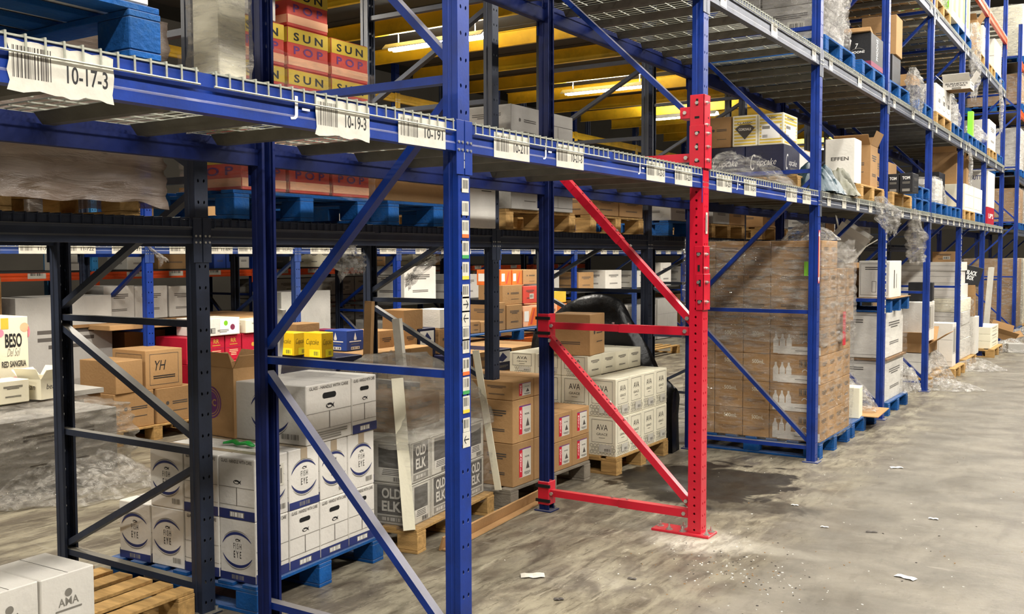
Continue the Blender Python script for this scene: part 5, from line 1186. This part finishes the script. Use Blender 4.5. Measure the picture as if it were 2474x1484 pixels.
carton(.3,.30,.17,(-5.0,1.24,.655),.1,'cream_board','bean','bean','crumpled white bag-like carton before the BESO carton',None,None,1) if False else None
carton(.22,.22,.16,(-4.93,1.22,.642),.25,'cream_board','bean','bean','small white carton with torn top beside the BESO carton',None,None,1)
carton(.22,.26,.17,(-4.93,.93,.642),.05,'cream_board','lines','lines','small pale carton below the BESO lettering',None,None)
# brown cartons on their pallet
pallet((-6.0,2.76,0),0,'pallet_wood',.9,.95,label='raw wooden pallet under the brown cartons left of the red ones')
for j,(ya,yb,m,f,lb) in enumerate(((2.30,2.74,'kraft','logo','brown wine carton with small round logo on the left pallet'),(2.76,3.2,'kraft','logo','brown wine carton beside it on the left pallet'))):
    carton(.8,yb-ya-.01,.335,(-5.98,(ya+yb)/2,ZG),.02,m,f,f,lb,None,None)
carton(.5,.30,.30,(-5.82,2.46,ZG+.336),.06,'kraft','none','none','plain tan carton, upper row of the left pallet',None,None)
carton(.5,.42,.37,(-5.85,2.88,ZG+.336),0,'kraft','yh','yh','tan carton with script letters, upper row of the left pallet',None,None)
# red cartons
pallet((-6.15,3.90,0),0,'pallet_wood',.9,1.25,label='raw wooden pallet under the red wine cartons')
zz=ZG
for k,(h,specs) in enumerate(((.24,[(3.42,.47,'crestlab'),(3.92,.35,'crestlab'),(4.28,.3,'crest')]),(.26,[(3.33,.52,'crestlab'),(3.88,.35,'crestlab'),(4.26,.3,'crest')]),(.27,[(3.33,.26,'crest'),(3.60,.22,'rr'),(3.83,.22,'rr'),(4.06,.3,'crest'),(4.38,.32,'crest')]))):
    for n,(y,dd,f) in enumerate(specs):
        carton(.55-.03*k,dd-.006,h-.003,(-5.98-.05*k,y+dd/2,zz),0,'red_board','crest',f,f'crimson wine carton, {wh(k)} layer, {ordl(n)} from the left','crimson wine cartons',None)
    zz+=h
carton(.4,.50,.18,(-6.0,3.75,zz),0,'white_board','none','fru','white carton printed with fruit on the crimson cartons',None,None)
carton(.4,.42,.14,(-6.0,4.29,zz),0,'cream_board','lines','lines','long cream carton on the crimson cartons',None,None)
carton(.3,.14,.15,(-5.95,4.60,zz),0,'mint_board','lines','lines','small mint green carton on the crimson cartons',None,None)
carton(.5,.5,.45,(-6.15,4.95,.40),0,'mint_board','none','none','pale green carton right of the crimson cartons',None,None)
carton(.5,.55,.39,(-6.15,4.95,.005),0,'kraft','none','none','brown carton under the pale green carton',None,None)
# behind, in and on the racks across the aisle
for (w_,d_,h_,x_,y_,m_,f_,lb_) in ((.5,1.0,1.35,-6.7,2.42,'grey_board','lines','grey wrapped carton wall behind the brown cartons'),(.6,.75,1.55,-6.75,1.42,'kraft_in','lines','tall dark wrapped load at the left across the aisle'),
  (.4,.5,.95,-6.8,3.42,'kraft','none','brown carton stack behind the crimson cartons'),(.5,1.1,1.02,-6.8,4.35,'navy_board','foot','navy carton load with a footprint mark'),(.5,.85,1.3,-6.7,5.65,'grey_board','seams','tall grey carton stack behind the white board')):
    carton(w_,d_,h_,(x_,y_,.005),0,m_,f_,f_,lb_,None,None)
carton(.5,1.9,.05,(-6.35,3.6,1.02),0,'kraft','none','none','flat brown sheets lying above the crimson cartons',None,None)
for n,(L,R,lb) in enumerate(((250,325,'first'),(325,405,'second'),(408,470,'third'))):
    _bx(1.08,None,L,R,692,-6.6,'grey_board','lines','lines',f'glossy grey carton with dark blue lid, {lb} from the left','glossy grey cartons with blue lids',0,{'w':.4})
    _bx(1.36,None,L,R,690,-6.595,'navy_board','none','none',f'dark blue lid band on the glossy grey carton, {lb} from the left','dark blue lids',0,{'w':.42,'h':.05}) if False else None
mb=MB(); mb.box((-6.8,3.7,1.06),(.75,2.6,.03),'kraft_in'); tag(mb.obj('shelf_board'),'brown board shelf under the glossy grey cartons','shelf')
# yellow Cupcake cartons and neighbours

pallet((-4.45,4.25,0),0,'pallet_wood',1.0,1.5,label='wooden pallet in the side aisle under the yellow Cupcake cartons')
for k in range(2):
    for j in range(4): carton(.9,.365,.325,(-4.45,3.72+.37*j,ZG+.327*k),0,['kraft','kraft','navy_board','kraft'][(j+2*k)%4],'lines','lines',f'carton in the {["bottom","second"][k]} row below the yellow ones, {ordl(j)} from the left',None,None)
_bx(.80,731,775,805,805,-4.05,'yellow_board','yc','yc','yellow Cupcake carton, front one',None,0,{})
_bx(.80,None,708,742,805,-4.42,'yellow_board','yc','yc','yellow Cupcake carton, rear one',None,0,{'w':.25})
_bx(.80,None,715,772,784,-4.75,'kraft','none','none','open brown carton behind the yellow ones',None,0,{'w':.25})
_bx(.80,None,836,878,800,-4.3,'royal_board','horse','horse','royal blue wine carton with white emblem',None,0,{'w':.3})
_bx(.80,None,806,832,798,-4.75,'plum_board','none','none','dark plum carton behind the blue one',None,0,{'w':.3})
# stack right of the brown post
pallet((-4.5,6.35,0),0,'pallet_wood',1.0,2.0,label='wooden pallet under the mixed cartons behind the tall near post')
for k in range(2):
    for j in range(5): carton(.9,.39,.25,(-4.45,5.55+.40*j,ZG+.252*k),0,['kraft','navy_board','kraft','navy_board','kraft'][(j+k)%5],'lines','swirl' if (j+k)%2 else 'lines',f'{["bottom","second row"][k]} carton of the mixed pile, {ordl(j)} from the left',None,None)
M1=[(.651,915,952,800,'kraft','lines','lines','brown carton at the left of the mixed pile'),
 (.651,975,1008,798,'kraft','logo','lines','brown carton in the middle of the mixed pile'),
 (.651,1010,1052,795,'navy_board','swirl','swirl','navy and white printed carton in the mixed pile'),
 (.651,1060,1097,795,'kraft','logo','logo','brown wine carton under the white one in the mixed pile')]
for (zb,L,R,top,m,f,r,lb) in M1: _bx(zb,None,L,R,top,-4.25,m,f,r,lb,None,0,{'w':.35})
zt=onX(975,800,-4.25).z
_bx(zt+.003,None,975,1022,750,-4.25,'kraft','none','none','open brown carton perched on the mixed pile',None,0,{'w':.3})
_bx(onX(1060,795,-4.25).z+.003,None,1062,1095,748,-4.25,'white_board','none','none','white carton on the mixed pile by the near blue post',None,0,{'w':.3})
_bx(.0,None,1050,1100,940,-3.95,'white_board','lines','lines','white carton on the floor by the mixed pile',None,0,{'w':.3}) if False else None
# grey wall of boxed glasses on the far racks
for i in range(7):
    for k in range(4):
        carton(.5,.40,.27,(-8.55,6.7+.42*i,.30+.28*k-.0),0,'grey_board','lines','lab',f'dim grey carton on the back shelving, {wh(k)} row, {["first","second","third","fourth","fifth","sixth","seventh"][i]} from the left','dim grey cartons on the back shelving',None)
mb=MB(); mb.box((-8.6,8.0,.15),(.9,3.2,.3),'deck_dark'); tag(mb.obj('plinth_shelf'),'dark low shelf under the dim grey cartons','shelf')
# orange shelf items
TH='first second third fourth fifth sixth seventh eighth ninth tenth eleventh twelfth thirteenth'.split()
for n,(px,w_,m,hh) in enumerate(((158,.28,'white_board',.3),(310,.34,'white_board',.26),(385,.5,'kraft',.3),(520,.2,'royal_board',.34),(550,.2,'royal_board',.34),(578,.2,'white_board',.34),(640,.5,'black_board',.28),(748,.24,'cream_board',.27),(775,.24,'cream_board',.27),(905,.3,'kraft',.3),(1000,.26,'cream_board',.27),(1035,.24,'cream_board',.27),(1070,.3,'kraft',.3))):
    y=onX(px,640,XO).y; carton(.4,w_,hh,(XO-.22,y+w_/2,1.577),0,m,'lines','lines',f'{ {"white_board":"white","kraft":"brown","royal_board":"blue","black_board":"black","cream_board":"cream"}[m]} box on the orange shelf, {TH[n]} from the left',None,None)
# far bright stacks seen between the near blue post and the red post
pallet((-5.2,8.35,0),0,'pallet_wood',1.1,2.9,label='wide wooden pallet under the brightly lit orange cartons')
FA=[(0.145,None,1135,1185,870,-4.9,'kraft','logo','lines','brown carton low on the bright pallet, first'),
 (0.145,None,1187,1225,862,-4.9,'orange_board','orng','orng','orange printed carton low on the bright pallet, first'),
 (0.145,None,1226,1262,858,-4.9,'orange_board','orng','orng','orange printed carton low on the bright pallet, second'),
 (0.145,None,1263,1298,855,-4.9,'orange_board','orng','orng','orange printed carton low on the bright pallet, third'),
 (0.145,None,1322,1365,845,-4.9,'orange_board','orng','orng','orange printed carton low on the bright pallet, fourth'),
 (0.145,None,1368,1400,900,-4.9,'kraft_in','lines','lines','dark brown carton beside the orange ones')]
for a in FA: _bx(a[0],a[1],a[2],a[3],None,a[5],*a[6:],None,0,{'w':.5,'h':.45})
za=.597
pallet((-5.3,8.05,za+.002),0,'pallet_blue',1.0,2.7,label='bright blue pallet stacked on the orange printed cartons')
z2=za+.147
FBX=[(1140,1160,778,'kraft','lines'),(1162,1196,778,'kraft','lines'),(1198,1222,732,'kraft','lines'),(1224,1262,738,'kraft','lines')]
for n,(L,R,t,m,r) in enumerate(FBX): _bx(z2,None,L,R,t+0,-4.9,m,'lines',r,f'tan carton on the bright blue pallet, {ordl(n)} from the left',None,0,{'w':.45})
z3=onX(1230,738,-4.9).z+.003
_bx(z3,None,1214,1262,690,-4.95,'kraft','logo','logo','tan carton above, against the white ones',None,0,{'w':.4})
_bx(z3,None,1264,1298,692,-4.95,'coral_board','lab','lab','red and white labelled carton in the bright stack',None,0,{'w':.4})
_bx(z2,None,1264,1300,740,-4.95,'peach_board','orng','orng','peach carton under the red and white one',None,0,{'w':.4})
z4=z3+.28
for n,(L,R,m) in enumerate(((1210,1236,'orange_board'),(1238,1262,'orange_board'),(1264,1298,'kraft'))): _bx(onX(1240,690,-4.95).z+.004,None,L,R,652,-5.0,m,'orng' if n<2 else 'logo','orng' if n<2 else 'logo',f'carton on the very top of the bright stack, {ordl(n)} from the left',None,0,{'w':.4})
pallet((-5.2,11.5,0),0,'pallet_wood',1.1,3.2,label='wide wooden pallet under the peach and orange cartons behind the blue rear post')
for n,(L,R,t,m,f) in enumerate(((1322,1345,792,'orange_board','orng'),(1346,1368,792,'peach_board','orng'),(1322,1347,735,'peach_board','lab'),(1348,1370,735,'orange_board','orng'),(1410,1446,800,'pink_board','lines'),(1386,1408,760,'cream_board','lab'))):
    zb=.145 if t>740 and n not in(4,5) or n>3 else onX(1322,792,-4.9).z+.003
    if n in(0,1,4,5): zb=.145
    _bx(zb,None,L,R,t,-4.9-.0*n if n not in(0,1) else -5.0,m,f,f,f'{"pink" if m=="pink_board" else "pale orange"} carton behind the blue rear post, {ordl(n)} piece',None,0,{'w':.4}) if n not in(0,1) else None
_bx(onX(1322,735,-4.9).z+.003,None,1322,1368,705,-4.95,'mustard_board','none','none','yellow carton on top behind the blue rear post',None,0,{'w':.4})
# goods standing in the far rack bays, floor, board shelf and first level
NW='zero one two three four five six seven eight nine'.split()
for k,(a,b) in enumerate(zip(YE,YE[1:])):
    if k<5: continue
    L_=b-a-.2
    mb=MB(); mb.box((XE-.55,(a+b)/2,1.09),(.9,b-a-.1,.03),'deck_dark'); tag(mb.obj('shelf_board'),f'dark board shelf in far rack bay {NW[k]}','shelf')
    for j in range(2):
        y=a+.1+L_*(.25+.5*j)
        carton(.8,L_*.46,R_.uniform(.6,.95),(XE-.50,y,.01),0,R_.choice(['kraft','kraft_in','grey_board']),'lines','seams',f'large dim carton on the floor of far rack bay {NW[k]}, {["near","far"][j]} half',None,None)
        carton(.6,L_*R_.uniform(.25,.44),R_.uniform(.3,.5),(XE-.45,y,1.107),R_.uniform(-.05,.05),R_.choice(['kraft','grey_board','white_board']),'lines','lines',f'dim carton on the board shelf of far rack bay {NW[k]}, {["near","far"][j]} half',None,None)
for k,(a,b) in enumerate(zip(YE,YE[1:])):
    if k<3: continue
    for j in range(2): carton(.8,(b-a-.2)*.42,R_.uniform(.4,.8),(XE-.5,a+.1+(b-a-.2)*(.25+.5*j),1.883),0,R_.choice(['kraft','grey_board','kraft_in']),'lines','lines',f'carton above the labels across the side aisle, bay {NW[k]}, {["near","far"][j]} half',None,None)
# film rags in the back rows
rag([onX(838,592,XB-.02),onX(842,625,XB-.02),onX(850,662,XB-.02)],[.10,.22,.14],'film_white','torn white film hanging from the black beam behind the blue brace',None,20)
rag([onX(1080,600,XB-.1),onX(1035,635,XB-.1),onX(985,680,XB-.1)],[.06,.12,.05],'film_heavy','twisted clear film stretched under the black beam by the near blue post',None,21)
rag([onX(355,592,XE+.02),onX(375,610,XE+.02),onX(398,628,XE+.02)],[.03,.05,.09],'film_white','white film scrap hanging from the beam across the aisle',None,22)
# ================================================================ beyond the cross aisle
YR=[20.3,22.82,25.34]
for n,y in enumerate(YR): frame(0,y,D,6.6,'blue',f'{["first blue","second blue","third blue"][n]} upright of the row continuing beyond the cross aisle',None,ZA,DA,rear='blue')
for n,(a,b) in enumerate(zip(YR,YR[1:])):
    for z,nm in((L1,'first'),(L2,'second'),(L3,'third'),(L4,'fourth')):
        beam(0,a,b,z,.12,'steel_grey' if z<4 else 'orange',f'front beam beyond the cross aisle, {nm} level, {["near","far"][n]} bay'); beam(-D,a,b,z,.12,'blue',f'rear beam beyond the cross aisle, {nm} level, {["near","far"][n]} bay',None,flip=True)
    for z,nm in((0,'floor'),(L1+.13,'first'),(L2+.13,'second'),(L3+.13,'third'),(L4+.13,'fourth')):
        if z: mb=MB(); mb.box((-D/2,(a+b)/2,z-.005),(D,b-a-.1,.012),'galv'); tag(mb.obj('shelf_deck'),f'steel shelf panel beyond the cross aisle, {nm} level, {["near","far"][n]} bay','shelf')
        for j in range(2):
            y=a+.70+1.13*j; pallet((-.55,y,z+.003),0,'pallet_wood' if (j+n)%2 else 'pallet_blue',1.15,1.0,label=f'pallet beyond the cross aisle, {nm} level, {["near","far"][n]} bay, {["left","right"][j]}',parts=False)
            hh=1.5 if z<1 else .75 if z<3 else .9 if z<4 else .65 if z<5 else 1.1
            carton(1.05,.95,hh,(-.55,y,z+.15),0,['kraft','cream_board','kraft','white_board'][(j+n+int(z))%4],'seams','seams',f'wrapped block beyond the cross aisle, {nm} level, {["near","far"][n]} bay, {["left","right"][j]}',None,None)
            if n==0: shell(1.09,.99,z+.15,z+.15+hh,(-.55,y,0),0,'film_heavy',f'film round the block beyond the cross aisle, {nm} level, {["left","right"][j]}',None,.02,80+n*3+j,(0,0),False,nz=8)
for n,(x,y) in enumerate(((1.1,19.9),(2.4,19.7),(-2.4,20.6))):
    pallet((x,y,0),.05*n,'pallet_wood',1.2,1.1,label=f'wooden pallet under a wrapped block in the cross aisle, {ordl(n)} one',parts=False)
    carton(1.1,1.0,1.35-.2*n,(x,y,.147),.05*n,['kraft','cream_board','kraft'][n],'seams','seams',f'tall wrapped block standing in the cross aisle, {ordl(n)} one',None,None)
    shell(1.13,1.04,.14,1.5-.2*n,(x,y,0),.05*n,'film_heavy',f'film round the tall block in the cross aisle, {ordl(n)} one',None,.02,95+n,(0,0),False,nz=10)
heap(1.2,1.0,.35,(.5,19.2,0),0,'film_white','white film heap at the foot of the rack beyond the cross aisle',None,90)
# ================================================================ floor litter
def scrap(px,py,w,d,m,label,rz=0,cat='paper scrap'):
    q=_ray(px,py); p=CP+q*(-CP.z/q.z); mb=MB(); n=6
    vs=[(-w/2+w*i/n,(-1)**(i+0)*0-d/2+R_.uniform(-.1,.1)*d,.003+.004*abs(math.sin(i))) for i in range(n+1)]+[(w/2-w*i/n,d/2+R_.uniform(-.1,.1)*d,.003+.004*abs(math.sin(i))) for i in range(n+1)]
    mb.add(vs,[(i,i+1,2*n-i,2*n+1-i) for i in range(n)],m); o=mb.obj('paper_scrap'); o.location=(p.x,p.y,.001); o.rotation_euler=(0,0,rz); tag(o,label,cat)
scrap(2188,1397,.11,.045,'paper','white paper scrap lying in the drive aisle at the lower right',-.3)
scrap(1287,1393,.13,.075,'sticker','pale square label stuck on the floor near the tall blue post',.6)
scrap(2166,1131,.10,.05,'paper','small white scrap on the aisle floor',.5); scrap(2106,1287,.07,.02,'ink_soft','dark splinter on the aisle floor',.4)
scrap(1992,1275,.05,.02,'paper','tiny white chip right of the red base plate',.1); scrap(2255,1255,.06,.03,'paper','tiny pale chip out in the drive aisle',.1)
scrap(1920,1222,.05,.02,'paper','tiny white flake beside the dark stain',.1); scrap(1527,1400,.05,.02,'ink_soft','small dark leaf-like scrap on the rack floor',.1)
scrap(1350,1450,.05,.03,'ink_soft','dark crumb near the lower blue brace',.7); scrap(2395,850,.4,.2,'paper','white scrap at the far end of the drive aisle',.7)
mb=MB(); r=random.Random(3)
for _ in range(330):
    if r.random()<.6: x,y=r.gauss(.45,.28),r.gauss(2.0,.3)
    else: x,y=r.uniform(-.9,2.2),r.uniform(1.2,6)
    s=r.uniform(.002,.006); mb.box((x,y,s*.3),(s*2,s,s*.6),r.choice(['paper','paper','kraft','ink_soft']),Matrix.Rotation(r.uniform(0,3),3,'Z'))
tag(mb.obj('floor_crumbs'),'fine white and tan crumbs scattered near the red base plate','debris','',kind='stuff')
for k,v in LABELS.items():
    if not 4<=len(k.split())<=16: print('LEN',len(k.split()),k)
    if len(v)>1: print('DUPLABEL',k,len(v))
